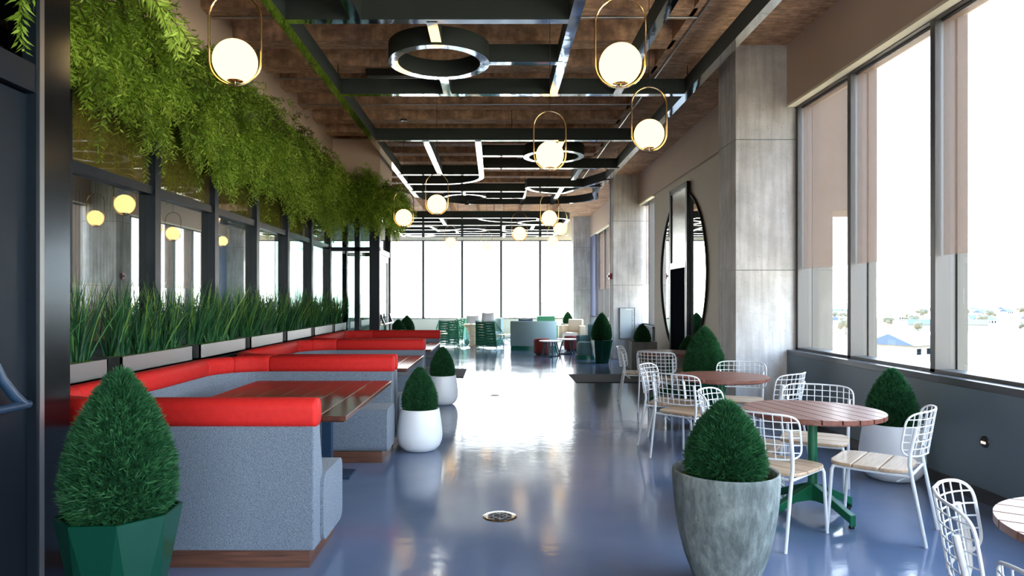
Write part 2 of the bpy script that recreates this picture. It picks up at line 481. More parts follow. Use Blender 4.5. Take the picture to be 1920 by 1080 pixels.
class Repeat:
    """first call builds, later calls copy the thing with its parts"""
    def __init__(s, make): s.make = make; s.proto = None
    def __call__(s, loc, rz, label, cat, group=None, scale=None):
        if s.proto is None:
            o = s.proto = s.make()
        else:
            o = copy_tree(s.proto)
            if 'group' in o.keys(): del o['group']
        o.location = loc; o.rotation_euler = (0, 0, rz)
        if scale: o.scale = scale
        return tag(o, label, cat, group)

def arc(cx, cy, r, a0, a1, n=8):
    return [(cx + r * math.cos(a0 + (a1 - a0) * i / n), cy + r * math.sin(a0 + (a1 - a0) * i / n)) for i in range(n + 1)]

def superellipse(a, b, e, n=48):
    out = []
    for i in range(n):
        t = 2 * PI * i / n
        c, s_ = math.cos(t), math.sin(t)
        out.append((a * math.copysign(abs(c) ** (2 / e), c), b * math.copysign(abs(s_) ** (2 / e), s_)))
    return out

# ------------------------------------------------------------------ camera
CH = 1.53
cam = bpy.data.cameras.new('camera'); camo = bpy.data.objects.new('camera', cam); COL.objects.link(camo)
camo.location = (0, 0, CH); camo.rotation_euler = (PI / 2, 0, 0)
cam.sensor_width = 36.0; cam.lens = 24.0
cam.shift_x = 32 / 1920; cam.shift_y = 22 / 1920
cam.clip_end = 5000
bpy.context.scene.camera = camo

# ------------------------------------------------------------------ setting
ZC = 4.75          # underside of slab band and joists
XR = 3.69          # right wall face
XG = -3.35         # left glass plane
YF = 28.0          # far window wall
XV = -2.30         # vestibule faces
YB = -5.0          # wall behind
ZH = 3.98          # window head

tag(MB().box(-9.2, 4.05, YB - .2, YF + .3, -0.3, 0).build('floor', M['floor']), 'glossy blue grey poured floor of the hall', 'floor', kind='structure')

# ceiling
ce = empty('ceiling', label='brown board-marked concrete ceiling with deep ribs', cat='ceiling', kind='structure')
MB().box(-9.2, 4.05, YB - .2, YF + .3, 5.10, 5.35).build('slab', M['slab'], ce)
MB().box(2.2, 4.05, YB - .2, YF + .3, ZC, 5.12).build('slab_band', M['slab'], ce)
y = -4.4
while y < 20.3:
    b = MB()
    prof = [(-0.15, ZC), (0.15, ZC), (0.21, 5.12), (-0.21, 5.12)]
    b.sweep([(-3.3, y), (2.25, y)], prof)
    b.build('ceiling_rib', M['slab'], ce)
    y += 0.93
MB().box(-9.2, 2.25, 20.3, 20.75, ZC, 5.12).build('ceiling_beam', M['slab'], ce)
x = -8.4
while x < 2.0:
    MB().sweep([(x, 20.7), (x, YF + .1)], [(-0.15, ZC + .02), (0.15, ZC + .02), (0.21, 5.12), (-0.21, 5.12)]).build('ceiling_rib', M['slab'], ce)
    x += 0.95

# right wall
w = MB()
w.box(XR, 4.0, YB, 8.7, 0, 0.85)
w.box(XR, 4.0, 16.0, YF, 0, 0.85)
w.build_ = None
tag(w.build('wall_right', M['greywall']), 'dark grey low wall below the window row', 'wall', kind='structure')
tag(MB().box(XR, 4.05, YB, YF, ZH, ZC + .02).build('wall_right_header', M['header']), 'brown grey wall band above the windows', 'wall', kind='structure')
tag(MB().box(3.74, 4.05, 9.25, 16.0, 0, ZH).build('wall_right_mirror', M['mirrorwall']), 'warm grey wall carrying the big round mirror', 'wall', kind='structure')
tag(MB().box(3.675, XR + .01, YB, 8.6, 0, 0.10).box(3.725, 3.75, 9.3, 15.95, 0, .10).box(3.675, XR + .01, 18.25, 26.4, 0, .10).build('baseboard_right', M['base']),
    'dark baseboard along the window wall', 'baseboard', kind='structure')
tag(MB().box(XR - .005, 3.93, YB, 8.62, 0.84, 0.90).build('trim_1', M['sill'], bevel=.004), 'dark window sill running to the near column', 'sill', kind='structure')
tag(MB().box(XR - .005, 3.93, 16.0, 17.5, 0.84, 0.90).box(XR - .005, 3.93, 18.2, YF - .1, 0.84, .90).build('trim_2', M['sill'], bevel=.004), 'dark window sill beyond the mirror', 'sill', kind='structure')
tag(MB().box(XR - .004, 3.79, YB, 8.62, ZH - .02, ZH + .01).box(XR - .004, 3.79, 16.0, 17.5, ZH - .02, ZH + .01).box(XR - .004, 3.79, 18.25, 26.4, ZH - .02, ZH + .01)
    .build('trim_3', M['beige']), 'underside of the window header, bounced light put into its pale colour', 'trim', kind='structure')  # beige carries the warm bounce light on the header underside

# columns
for i, (y0, lab) in enumerate(((8.63, 'nearest board-marked concrete column, between windows and mirror'),
                               (17.56, 'concrete column carrying the frosted sign panel'),
                               (26.45, 'farthest concrete column at the corner of the glass end wall'))):
    c = MB().box(3.04, 3.98, y0, y0 + .66, 0, ZC + .03).build('column', M['column'], bevel=.008, segs=1)
    tag(c, lab, 'column', kind='structure')
    c.name = 'column_%d' % (i + 1)
    jl = []
    for z in (1.9, 3.55):
        MB().box(3.037, 3.985, y0 - .003, y0 + .66, z, z + .008).build('pour_seam', M['graymark'], c)

# windows on the right ---------------------------------------------------
def window_row(name, label, y0, y1, mulls, panes):
    o = empty(name, label=label, cat='window', kind='structure')
    fr = MB()
    fr.box(3.79, 3.98, y0, y1, ZH - .03, ZH + .02)
    fr.box(3.80, 3.98, y0, y1, 0.88, 0.93)
    fr.build('frame', M['alu'], o)
    for my in mulls:
        MB().box(3.80, 3.98, my - .033, my + .033, 0.90, ZH).build('mullion', M['alu'], o, bevel=.003, segs=1)
    for a, b in panes:
        MB().box(3.925, 3.935, a, b, 0.92, ZH - .02).build('pane', M['winglass'], o)
    return o
mA = [5.93 - 1.4 * k for k in range(8)][::-1] + [7.33, 8.60]
pA = [(a + .033, b - .033) for a, b in zip(mA[:-1], mA[1:])]
window_row('window_1', 'tall near windows with a view of dry land', YB, 8.66, mA, [(YB, mA[0] - .033)] + pA)
window_row('window_2', 'narrow window just before the second concrete column', 16.0, 17.56, [16.06, 16.85], [(16.1, 16.82), (16.88, 17.5)])
mC = [18.32 + 1.36 * k for k in range(7)]
window_row('window_3', 'far windows between the last two concrete columns', 18.22, 26.5, mC, [(a + .033, b - .033) for a, b in zip(mC[:-1], mC[1:])])

# roller shades (half lowered mesh screens)
SZ = 1.92
def make_shade(y0, y1, label, group=None):
    o = empty('roller_shade', (3.865, (y0 + y1) / 2, SZ), 0, label, 'shade', group)
    h = (y1 - y0) / 2
    MB().box(-.001, .001, -h, h, 0, ZH - SZ - .02).build('screen', M['shade'], o)
    MB().box(-.003, .003, -h, h, -.006, .0).build('hem_bar', M['shade'], o)
    MB().cyl((0, -h, ZH - SZ - .035), (0, h, ZH - SZ - .035), .018, 10).build('roller', M['alu'], o)
    return o
make_shade(4.58, 5.88, 'pinkish mesh shade in the window pane nearest the viewer')
make_shade(5.98, 7.28, 'pinkish mesh shade in the second near window pane')
make_shade(7.38, 8.55, 'pinkish mesh shade in the pane beside the nearest concrete column')
make_shade(16.9, 17.48, 'pinkish mesh shade in the narrow window behind the mirror wall')
for k in range(5):
    make_shade(mC[k] + .05, mC[k + 1] - .05, 'pinkish mesh shade on the far side windows past the sign column', 'far side window shades')
tag(MB().box(3.70, 3.78, 25.2, 26.45, .92, ZH - .03).build('wall_panel', M['shadeblue']), 'slate blue upright panel beside the farthest concrete column', 'panel')

# exterior facade fins and pier
for k, my in enumerate([3.13, 4.53, 5.93, 7.33, 8.62]):
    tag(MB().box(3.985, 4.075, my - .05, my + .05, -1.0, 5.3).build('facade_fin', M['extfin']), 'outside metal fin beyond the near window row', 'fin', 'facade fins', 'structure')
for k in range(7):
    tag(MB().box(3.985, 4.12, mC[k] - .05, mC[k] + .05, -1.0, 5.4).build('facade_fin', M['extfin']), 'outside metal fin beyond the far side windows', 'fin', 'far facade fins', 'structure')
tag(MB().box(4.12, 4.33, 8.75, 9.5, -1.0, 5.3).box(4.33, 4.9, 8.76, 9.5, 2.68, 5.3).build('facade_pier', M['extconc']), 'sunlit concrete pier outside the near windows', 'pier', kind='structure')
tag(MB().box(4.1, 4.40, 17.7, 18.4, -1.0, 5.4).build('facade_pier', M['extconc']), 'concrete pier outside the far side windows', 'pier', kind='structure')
tag(MB().box(-9.2, 4.6, YB - .4, YF + .5, 5.35, 5.7).build('roof', M['extconc']), 'flat concrete roof slab above the hall', 'roof', kind='structure')

# far window wall
tag(MB().box(-9.2, 4.0, YF, YF + .25, 0, 0.765).build('wall_far', M['beige']), 'pale low wall under the end windows', 'wall', kind='structure')
tag(MB().box(-9.2, 4.0, YF, YF + .25, ZH, 5.15).build('wall_far_header', M['beige']), 'pale wall band above the end windows', 'wall', kind='structure')
tag(MB().box(3.3, 4.0, YF - .4, YF + .25, 0, ZC).build('wall_far_corner', M['beige']), 'pale corner pier beside the end windows', 'wall', kind='structure')
wf = empty('window_4', label='full width glazing at the bright end of the hall', cat='window', kind='structure')
MB().box(-9.2, 3.3, YF + .05, YF + .2, .755, .80).box(-9.2, 3.3, YF + .05, YF + .2, ZH - .04, ZH + .01).build('frame', M['alu'], wf)
MB().box(-9.2, 3.3, YF - .03, YF + .1, .745, .775).build('sill', M['extfin'], wf)
mF = [-2.95 + 1.603 * k for k in range(-3, 4)]
for mx in mF:
    MB().box(mx - .05, mx + .05, YF + .04, YF + .2, .76, ZH).build('mullion', M['alu'], wf)
ed = [-9.2] + mF + [3.3]
for a, b in zip(ed[:-1], ed[1:]):
    MB().box(a + .05, b - .05, YF + .12, YF + .13, .78, ZH - .02).build('pane', M['winglass'], wf)

# walls out of the way: behind the viewer, far left
tag(MB().box(-9.2, 4.05, YB - .2, YB, 0, .8).box(-9.2, 4.05, YB - .2, YB, 3.9, 5.15).box(-9.2, -2.2, YB - .2, YB, .8, 3.9).build('wall_back', M['taupe']), 'taupe wall behind the viewer', 'wall', kind='structure')
wb = empty('fill_window', label='added window wall behind the viewer, lighting surfaces that face it', cat='window', kind='structure')  # unseen glazing added to light the surfaces facing the viewer
for k in range(5):
    mx = -2.2 + 1.475 * k
    MB().box(mx - .04, mx + .04, YB - .15, YB, .8, 3.9).build('mullion', M['alu'], wb)
    if k < 4: MB().box(mx + .04, mx + 1.435, YB - .12, YB - .11, .8, 3.9).build('pane', M['winglass'], wb)
wi = MB().box(-9.2, -9.0, YB, YF, 0, 5.15)
tag(wi.build('wall_left', M['dimwall']), 'dim wall of the room behind the glass', 'wall', kind='structure')
rb = MB()
yy = 9.0
while yy < 16.2:
    rb.box(-9.0, -8.94, yy, yy + .07, 1.9, 3.9)
    yy += .13
tag(rb.build('trim_4', M['ribbed']), 'grey ribbed wall panel behind the partition glass', 'panel', kind='structure')
tb = MB().box(-9.0, -8.9, 14.0, 16.0, .6, 1.9)
tag(tb.build('trim_5', M['orangebrick']), 'orange tiled wall section behind the partition glass', 'panel', kind='structure')

# upper taupe wall over the glass
tag(MB().box(-3.45, -3.25, YB, 15.3, 3.62, ZC + .36).build('wall_left_upper', M['taupe']), 'taupe wall above the hanging greenery', 'wall', kind='structure')
# glazed partition
part = empty('window_5', label='black framed glass partition behind the booths', cat='partition', kind='structure')
gm = [3.75, 5.22, 6.62, 8.02, 9.42, 10.82, 12.22, 13.62]
for my in gm:
    MB().box(XG - .07, XG + .085, my - .055, my + .055, 0, 3.65).build('mullion', M['blackalu'], part)
MB().box(XG - .055, XG + .065, 3.7, 13.65, 2.54, 2.62).build('transom', M['blackalu'], part)
MB().box(XG - .055, XG + .065, 3.7, 13.65, 3.58, 3.68).build('head_rail', M['blackalu'], part)
MB().box(XG - .055, XG + .055, 3.7, 13.65, 0, .12).build('bottom_rail', M['blackalu'], part)
for a, b in zip(gm[:-1], gm[1:]):
    MB().box(XG - .005, XG + .005, a + .045, b - .045, .12, 2.54).build('pane', M['partglass'], part)
    MB().box(XG - .005, XG + .02, a + .045, b - .045, 2.62, 3.58).build('upper_pane', M['spandrel'], part)

# near vestibule: door and brushed post
def panic_bar(parent, y0, y1, x, z, mat):
    b = MB()
    b.tube([(x, y0, z), (x, y1, z)], .020, 10)
    b.build('push_bar', mat, parent)
    for yy in (y0 + .03, y1 - .03):
        MB().tube([(x - .055, yy - .11, z + .20), (x - .045, yy - .085, z + .13), (x - .022, yy - .04, z + .05), (x, yy, z)], .022, 10, radii=[.018, .022, .024, .022]).build('bar_arm', mat, parent)

dn = empty('door_1', (0, 0, 0), label='dark door with push bar at the near left', cat='door', kind='structure')
MB().box(XV - .12, XV, 3.46, 3.70, 0, ZC).build('post', M['brushed'], dn, bevel=.004, segs=1)
MB().box(XV - .12, XV + .015, 3.40, 3.46, 0, ZC).box(XV - .12, XV + .015, 1.3, 1.36, 0, ZC).build('jamb', M['blackalu'], dn)
MB().box(XV - .10, XV + .012, 1.36, 3.40, 2.56, 2.70).build('transom', M['blackalu'], dn)
MB().box(XV - .02, XV + .018, 3.425, 3.458, 0, ZC).build('edge_strip', M['steel'], dn)
lf = MB().box(XV - .09, XV - .03, 3.18, 3.40, .02, 2.55).box(XV - .09, XV - .03, 1.36, 1.5, .02, 2.55).box(XV - .09, XV - .03, 1.5, 3.18, 2.38, 2.55).box(XV - .09, XV - .03, 1.5, 3.18, .02, .3).build('leaf', M['blackalu'], dn)
MB().box(XV - .065, XV - .055, 1.5, 3.18, .3, 2.38).build('pane', M['darkglass'], lf)
MB().box(XV - .065, XV - .055, 1.36, 3.40, 2.70, 3.6).build('upper_pane', M['darkglass'], dn)
MB().box(XV - .12, XV, 1.3, 3.46, 3.6, ZC).build('upper_panel', M['taupe'], dn)
panic_bar(lf, 1.7, 3.28, XV + .06, 1.03, M['bluepost'])
tag(MB().box(XG - .05, XV - .1, 3.60, 3.70, 0, ZC).build('wall_left_return', M['blackalu']), 'dark return wall of the near door bay', 'wall', kind='structure')

# far vestibule
YV = 13.65; YV2 = 15.25
dv = empty('door_2', label='glass entry bay with push bar door past the booths', cat='door', kind='structure')
MB().box(XG - .05, XG + .07, YV - .05, YV + .06, 0, 3.65).box(-2.80, -2.70, YV - .04, YV + .06, 0, 3.65).build('mullion', M['blackalu'], dv)
MB().box(XV - .20, XV, YV - .05, YV + .12, 0, 3.65).box(XV - .12, XV, YV2 - .22, YV2, 0, 3.65).build('post', M['blackalu'], dv)
MB().box(XG, XV, YV - .04, YV + .05, 2.50, 2.58).box(XV - .10, XV - .01, YV, YV2, 2.45, 2.56).box(XG, XV, YV2 - .05, YV2 + .05, 2.50, 2.58).build('transom', M['blackalu'], dv)
MB().box(XG, -2.8, YV - .005, YV + .005, 0.03, 3.6).box(-2.7, XV - .2, YV - .005, YV + .005, .03, 3.6).build('pane', M['partglass'], dv)
MB().box(XG, XV - .1, YV2 - .005, YV2 + .005, 0.03, 3.6).build('rear_pane', M['winglass'], dv)
MB().box(XG - .05, XG + .07, YV2 - .05, YV2 + .06, 0, 3.65).build('rear_mullion', M['blackalu'], dv)
MB().box(XV - .11, XV, YV, YV2, 3.55, 3.7).box(XG, XV, YV - .05, YV + .05, 3.55, 3.7).build('head_rail', M['blackalu'], dv)
lf2 = MB().box(XV - .08, XV - .03, YV + .14, YV + .26, .02, 2.45).box(XV - .08, XV - .03, YV2 - .34, YV2 - .22, .02, 2.45).box(XV - .08, XV - .03, YV + .26, YV2 - .34, 2.32, 2.45).box(XV - .08, XV - .03, YV + .26, YV2 - .34, .02, .25).build('leaf', M['steel'], dv)
MB().box(XV - .06, XV - .05, YV + .26, YV2 - .34, .25, 2.32).build('pane', M['partglass'], lf2)
panic_bar(lf2, YV + .2, YV2 - .28, XV + .06, 1.03, M['chrome'])
MB().box(XG, XV, YV, YV2, 3.68, 3.80).build('canopy_slab', M['taupe'], dv)
MB().box(XG, XV, YV + .02, YV2, 3.78, ZC).build('upper_panel', M['taupe'], dv)

# tall dark doorway in front of the mirror
dm = empty('door_3', (3.72, 13.68, 0), label='tall slim doorway crossing the round mirror', cat='door', kind='structure')
fw = .60
fr = MB()
for s_ in (-1, 1):
    fr.box(-.06, 0, s_ * fw - .05, s_ * fw + .05, 0, 3.80)
fr.box(-.06, 0, -fw, fw, 3.70, 3.80)
fr.build('frame', M['blackalu'], dm)
MB().box(-.065, -.01, -fw + .05, fw - .05, 2.16, 2.28).build('cross_rail', M['steel'], dm)
for s_ in (-1, 1):
    MB().box(-.068, -.055, s_ * (fw - .035) - .012, s_ * (fw - .035) + .012, 0, 2.2).build('edge_strip', M['steel'], dm)
MB().box(-.035, -.01, -fw + .05, fw - .05, 2.28, 3.70).build('upper_panel', M['panelmetal'], dm)
MB().box(-.035, -.01, -fw + .05, fw - .05, 0, 2.16).build('door_leaf', M['panelblack'], dm)

# round mirror
mi = empty('round_mirror', (3.738, 13.62, 2.02), 0, 'huge round mirror on the right wall, crossed by a slim doorway', 'mirror')
R = 1.64
b = MB()
ring = [(0, R * math.cos(2 * PI * k / 96), R * math.sin(2 * PI * k / 96)) for k in range(96)]
vs = [(-.012, p[1] * .995, p[2] * .995) for p in ring] + [(0.0, p[1] * .995, p[2] * .995) for p in ring]
b.add(vs, [tuple(range(96)), tuple(range(191, 95, -1))] + [(k, (k + 1) % 96, 96 + (k + 1) % 96, 96 + k) for k in range(96)])
b.build('mirror_glass', M['mirror'], mi)
MB().tube([(-.02, p[1], p[2]) for p in ring], .022, 8, closed=True).build('frame', M['black'], mi)

# ------------------------------------------------------------------ ceiling baffle grids
NB = [0]
def baffle(parent, path, zb, closed=False, name='baffle', wd=.11, h=.21):
    NB[0] += 1
    zb = zb - .0009 * (NB[0] % 29)   # each fin hangs a hair off its neighbours
    prof = [(-wd / 2, zb), (wd / 2, zb), (wd / 2, zb + h), (-wd / 2, zb + h)]
    b = MB().sweep(path, prof, closed, mis=[1, 0, 0, 0], smooth=len(path) > 4)
    o = b.build(name, [M['fin'], M['finmirror']], parent, angle=35)
    return o
def circ(cx, cy, r, n=48):
    return arc(cx, cy, r, 0, 2 * PI, n)[:-1]
g1 = empty('ceiling_baffle_grid', (0, 0, 0), 0, 'long dark green ceiling grid with mirrored edges over the near tables', 'ceiling baffle', 'hanging ceiling grids')
Z1 = 4.35
xl, xr = -2.16, 2.65
baffle(g1, [(xl, 0.6), (xl, 18.2)] + arc(xl + 1.0, 18.6, 1.0, PI, PI * .62, 8)[1:] + [(-.8, 20.1), (1.2, 20.1)] + arc(xr - 1.0, 18.9, 1.2, PI * .40, 0, 8)[1:-1] + [(xr, 18.2), (xr, 0.6)], Z1)
for pth in [
    [(xl, 6.92), (.80, 6.92)],
    [(xl, 9.40), (xr, 9.40)],
    [(xl, 12.1), (xr, 12.1)],
    [(xl, 4.4), (xr, 4.4)], [(xl, 2.2), (xr, 2.2)],
    [(.80, 0.6), (.80, 9.40)], [(1.67, 0.6), (1.67, 9.4)],
    [(-1.40, 4.4), (-1.40, 6.92)],
    [(-.64, 6.92), (-.64, 7.52)], [(-.65, 8.64), (-.65, 9.40)],
    [(-.08, 8.12), (.80, 8.12)],
    [(-1.23, 12.1), (-1.23, 15.36)],
    [(xl, 15.36), (-.30, 15.36)],
    [(-.30, 12.1), (-.30, 15.5)] + arc(-1.3, 15.6, 1.0, 0, PI / 2, 10)[1:] + [(xl, 16.6)],
    [(-.28, 13.35), (.56, 13.35)],
    [(-.28, 14.6), (xr, 14.6)],
    [(1.18, 12.1), (1.18, 12.8)],
    [(1.84, 14.6), (1.84, 16.0)],
    [(.80, 20.1), (.80, 17.0)] + arc(1.8, 17.0, 1.0, PI, PI / 2, 10)[1:] + [(xr, 16.0)],
    [(.82, 17.0), (xr, 17.0)],
    [(1.68, 17.0), (1.68, 20.1)],
    [(xl, 17.7), (.78, 17.7)],
    [(-.24, 18.85), (.78, 18.85)],
    [(-.83, 17.7), (-.83, 18.3)], [(-.83, 19.4), (-.83, 20.1)],
]:
    baffle(g1, pth, Z1)
for cx, cy in ((-.66, 8.08), (1.15, 13.37), (-.82, 18.85)):
    baffle(g1, circ(cx, cy, .54), Z1, True, 'ring_baffle')
for rx, ry in ((xl, 3), (xl, 9.4), (xl, 15.36), (xr, 3), (xr, 9.4), (xr, 14.6), (.8, 6.92), (0.3, 12.1), (.78, 17.7)):
    MB().cyl((rx, ry, Z1 + .2), (rx, ry, 5.12), .006, 6).build('suspension_rod', M['black'], g1)

g2 = empty('ceiling_baffle_grid', (0, 0, 0), 0, 'dark green ceiling grid with mirrored edges hung above the far lounge', 'ceiling baffle', 'hanging ceiling grids')
Z2 = 4.03
xl2, xr2 = -3.6, 2.3
for pth in [
    [(xl2, 20.9), (1.7, 20.9)] + arc(1.7, 21.5, .6, -PI / 2, 0, 8)[1:] + [(xr2, 26.2)] + arc(1.3, 26.2, 1.0, 0, PI / 2, 8)[1:] + [(xl2, 27.2)],
    [(xl2, 20.9), (xl2, 27.2)],
    [(xl2, 21.9), (-1.62, 21.9)], [(-.5, 20.9)] + arc(.6, 20.9, 1.1, PI * .9, PI * .5, 8) + [(.7, 22.0)],
    [(-1.66, 20.9), (-1.66, 22.9)], [(xl2, 22.9), (xr2, 22.9)],
    [(xl2, 23.3), (-2.2, 23.3)] + arc(-2.2, 24.1, .8, PI / 2, 0, 8)[1:] + [(-1.4, 25.7)],
    [(xl2, 24.4), (-1.45, 24.4)], [(-.3, 24.4), (xr2, 24.4)],
    [(1.35, 20.9), (1.35, 21.5)], [(1.3, 22.6), (1.3, 24.4)],
    [(.30, 22.9), (.30, 24.8), (.45, 25.1), (.7, 25.25), (xr2, 25.25)],
    [(xl2, 25.7), (xr2, 25.7)], [(-2.4, 25.7), (-2.4, 26.4)], [(.35, 25.7), (.35, 27.2)],
    [(xl2, 26.5), (xr2, 26.5)],
]:
    baffle(g2, pth, Z2)
for cx, cy in ((1.32, 22.05), (-.88, 24.4), (-2.9, 26.4)):
    baffle(g2, circ(cx, cy, .54), Z2, True, 'ring_baffle')
for rx, ry in ((-2.2, 20.9), (.3, 22.9), (1.6, 20.9), (xr2, 24.4), (-1.4, 25.7)):
    MB().cyl((rx, ry, Z2 + .2), (rx, ry, 5.12), .006, 6).build('suspension_rod', M['black'], g2)

# ceiling services
tag(MB().tube([(2.31, -1, ZC - .02), (2.31, 19.9, ZC - .02)], .014, 8).build('conduit', M['conduit']), 'galvanised conduit running the length of the ceiling', 'conduit')
for yy, lab in ((7.75, 'first'), (9.9, 'second'), (11.2, 'third'), (13.6, 'fourth')):
    tag(MB().tube([(-3.2, yy, ZC - .016), (2.30, yy, ZC - .016)], .011, 8).build('conduit', M['conduit']),
        'thin cross conduit under the ceiling ribs, %s from the viewer' % lab, 'conduit')
sd = empty('smoke_detector', (.35, 8.85, ZC), 0, 'white smoke detector on a black ceiling plate', 'smoke detector')
MB().box(-.35, .35, -.25, .25, -.05, 0).build('mounting_plate', M['black'], sd)
MB().lathe([(0, -.13), (.05, -.13), (.075, -.11), (.08, -.05)], n=24).build('detector_head', M['whiteplastic'], sd)
sp = empty('ceiling_speaker_box', (-1.35, 9.9, ZC), 0, 'flat black box fixed up between the ceiling ribs', 'ceiling box')
MB().box(-.45, .45, -.4, .4, -.10, .02).build('housing', M['black'], sp, bevel=.01)
MB().box(-.38, .38, -.33, .33, -.108, -.098).build('grille', M['base'], sp)
tl = empty('ceiling_spotlight', (2.95, 6.35, ZC), 0, 'small black spotlight fixed near the window header', 'spotlight')
MB().box(-.03, .40, -.02, .02, -.04, 0).build('track', M['conduit'], tl)
MB().cyl((.05, 0, -.05), (.01, .06, -.14), .035, 12).build('lamp_head', M['black'], tl)
MB().cyl((.30, 0, -.05), (.26, .06, -.14), .035, 12).build('lamp_head', M['black'], tl)
tag(MB().cyl((2.9, 27.6, ZC - .55), (2.9, 27.6, ZC), .012, 8).lathe([(0, 0), (.06, .03), (.06, .1), (0.02, .1)], (2.9, 27.6, ZC - .65), 16).build('ceiling_camera', M['whiteplastic']),
    'small dome camera hung by the end windows', 'camera')

# ------------------------------------------------------------------ pendant lamps
def make_pendant(name='pendant_lamp'):
    o = empty(name)
    hw, zb, zt = .176, -.168, .475
    pts = []
    n = 20
    for k in range(n + 1):
        a = PI + PI * k / n
        pts.append((hw * math.cos(a), 0, zb + hw + hw * math.sin(a)))
    for k in range(n + 1):
        a = PI * k / n
        pts.append((hw * math.cos(a), 0, zt - hw + hw * math.sin(a)))
    MB().tube(pts, .0075, 8, closed=True).build('hoop', M['brass'], o)
    prof = [(.055, -.137)] + [(.15 * math.sin(a), -.15 * math.cos(a)) for a in [math.radians(d) for d in range(25, 180, 8)]] + [(0.0, .15)]
    g = MB().lathe(prof, n=40).build('globe', M['globe'], o)
    MB().lathe([(0, -.142), (.045, -.142), (.058, -.134), (.054, -.128)], n=24).tube([(0, 0, -.168), (0, 0, -.14)], .006, 8).build('cap', M['brass'], g)
    return o
PEND = Repeat(make_pendant)
CORDS = {}
def pendant(px, py, dia, label, rz=0.0, D=.30):
    d = 1280 * D / dia
    x = (px - 928) * d / 1280; z = CH + (562 - py) * d / 1280
    o = PEND((x, d, z), rz, label, 'pendant lamp', 'globe pendants in brass hoops')
    # the cord and rose hang at a length of their own
    MB().cyl((0, 0, .475), (0, 0, ZC - z), .0035, 6).build('cord', M['black'], o)
    MB().lathe([(0, 0), (.055, 0), (.06, .02), (.06, .03)], (0, 0, ZC - z - .03), 20).build('ceiling_rose', M['black'], o)
    return o
pspec = [(441, 115, 81, 'globe pendant in a brass hoop nearest the hanging greenery', .1),
         (1163, 121, 79, 'large globe pendant in a brass hoop beside the middle baffle, right of centre', -.1),
         (1217, 252, 56, 'globe pendant in a brass hoop closest to the nearest concrete column', .0),
         (1031, 291, 52, 'globe pendant in a brass hoop hanging before the second ceiling ring', .1),
         (819, 383, 36, 'globe pendant in a brass hoop left of the third ceiling ring', .0),
         (757, 408, 31.5, 'globe pendant in a brass hoop touching the end of the hanging greenery', .2),
         (1030, 409, 29, 'higher globe pendant of the close pair near the sign column', .0),
         (974, 438, 25, 'small globe pendant in a brass hoop just above the end windows', .0),
         (1050, 429, 23, 'lower globe pendant of the close pair near the sign column', .3),
         (845, 455, 20, 'tiny globe pendant washed out against the left end window', .0),
         (912, 462, 18, 'tiny globe pendant against the middle end window', .0),
         (1037, 452, 18, 'tiny globe pendant against the right end window', .0)]
proto_done = False
for (a, b_, c, lab, rz) in pspec:
    if PEND.proto is None:
        pendant(a, b_, c, lab, rz)
    else:
        # keep the prototype's cord out of the copies: copy only hoop and globe
        d = 1280 * .30 / c
        x = (a - 928) * d / 1280; z = CH + (562 - b_) * d / 1280
        o = PEND.proto.copy(); COL.objects.link(o)
        for ch in PEND.proto.children:
            if ch.name.startswith(('hoop', 'globe')): copy_tree(ch, o)
        o.location = (x, d, z); o.rotation_euler = (0, 0, rz); tag(o, lab)
        MB().cyl((0, 0, .475), (0, 0, ZC - z), .0035, 6).build('cord', M['black'], o)
        MB().lathe([(0, 0), (.055, 0), (.06, .02), (.06, .03)], (0, 0, ZC - z - .03), 20).build('ceiling_rose', M['black'], o)

# ------------------------------------------------------------------ booths
XE = -1.03     # aisle end
def rr_profile(w_, z0, z1, r, n=5):
    pts = []
    for cx, cz, a0 in ((w_ / 2 - r, z0 + r, -PI / 2), (w_ / 2 - r, z1 - r, 0), (-w_ / 2 + r, z1 - r, PI / 2), (-w_ / 2 + r, z0 + r, PI)):
        for k in range(n + 1):
            a = a0 + PI / 2 * k / n
            pts.append((cx + r * math.cos(a), cz + r * math.sin(a)))
    return pts
def upath(y0, y1, inset, r, xe=XE, xw=-2.86):
    x_w = xw + inset; a = y0 + inset; b = y1 - inset
    p = [(xe, a)]
    if r > 0:
        p += [(q[0], q[1]) for q in arc(x_w + r, a + r, r, -PI / 2, -PI, 10)]
        p += [(q[0], q[1]) for q in arc(x_w + r, b - r, r, PI, PI / 2, 10)]
    else:
        p += [(x_w, a), (x_w, b)]
    p.append((xe, b))
    return p
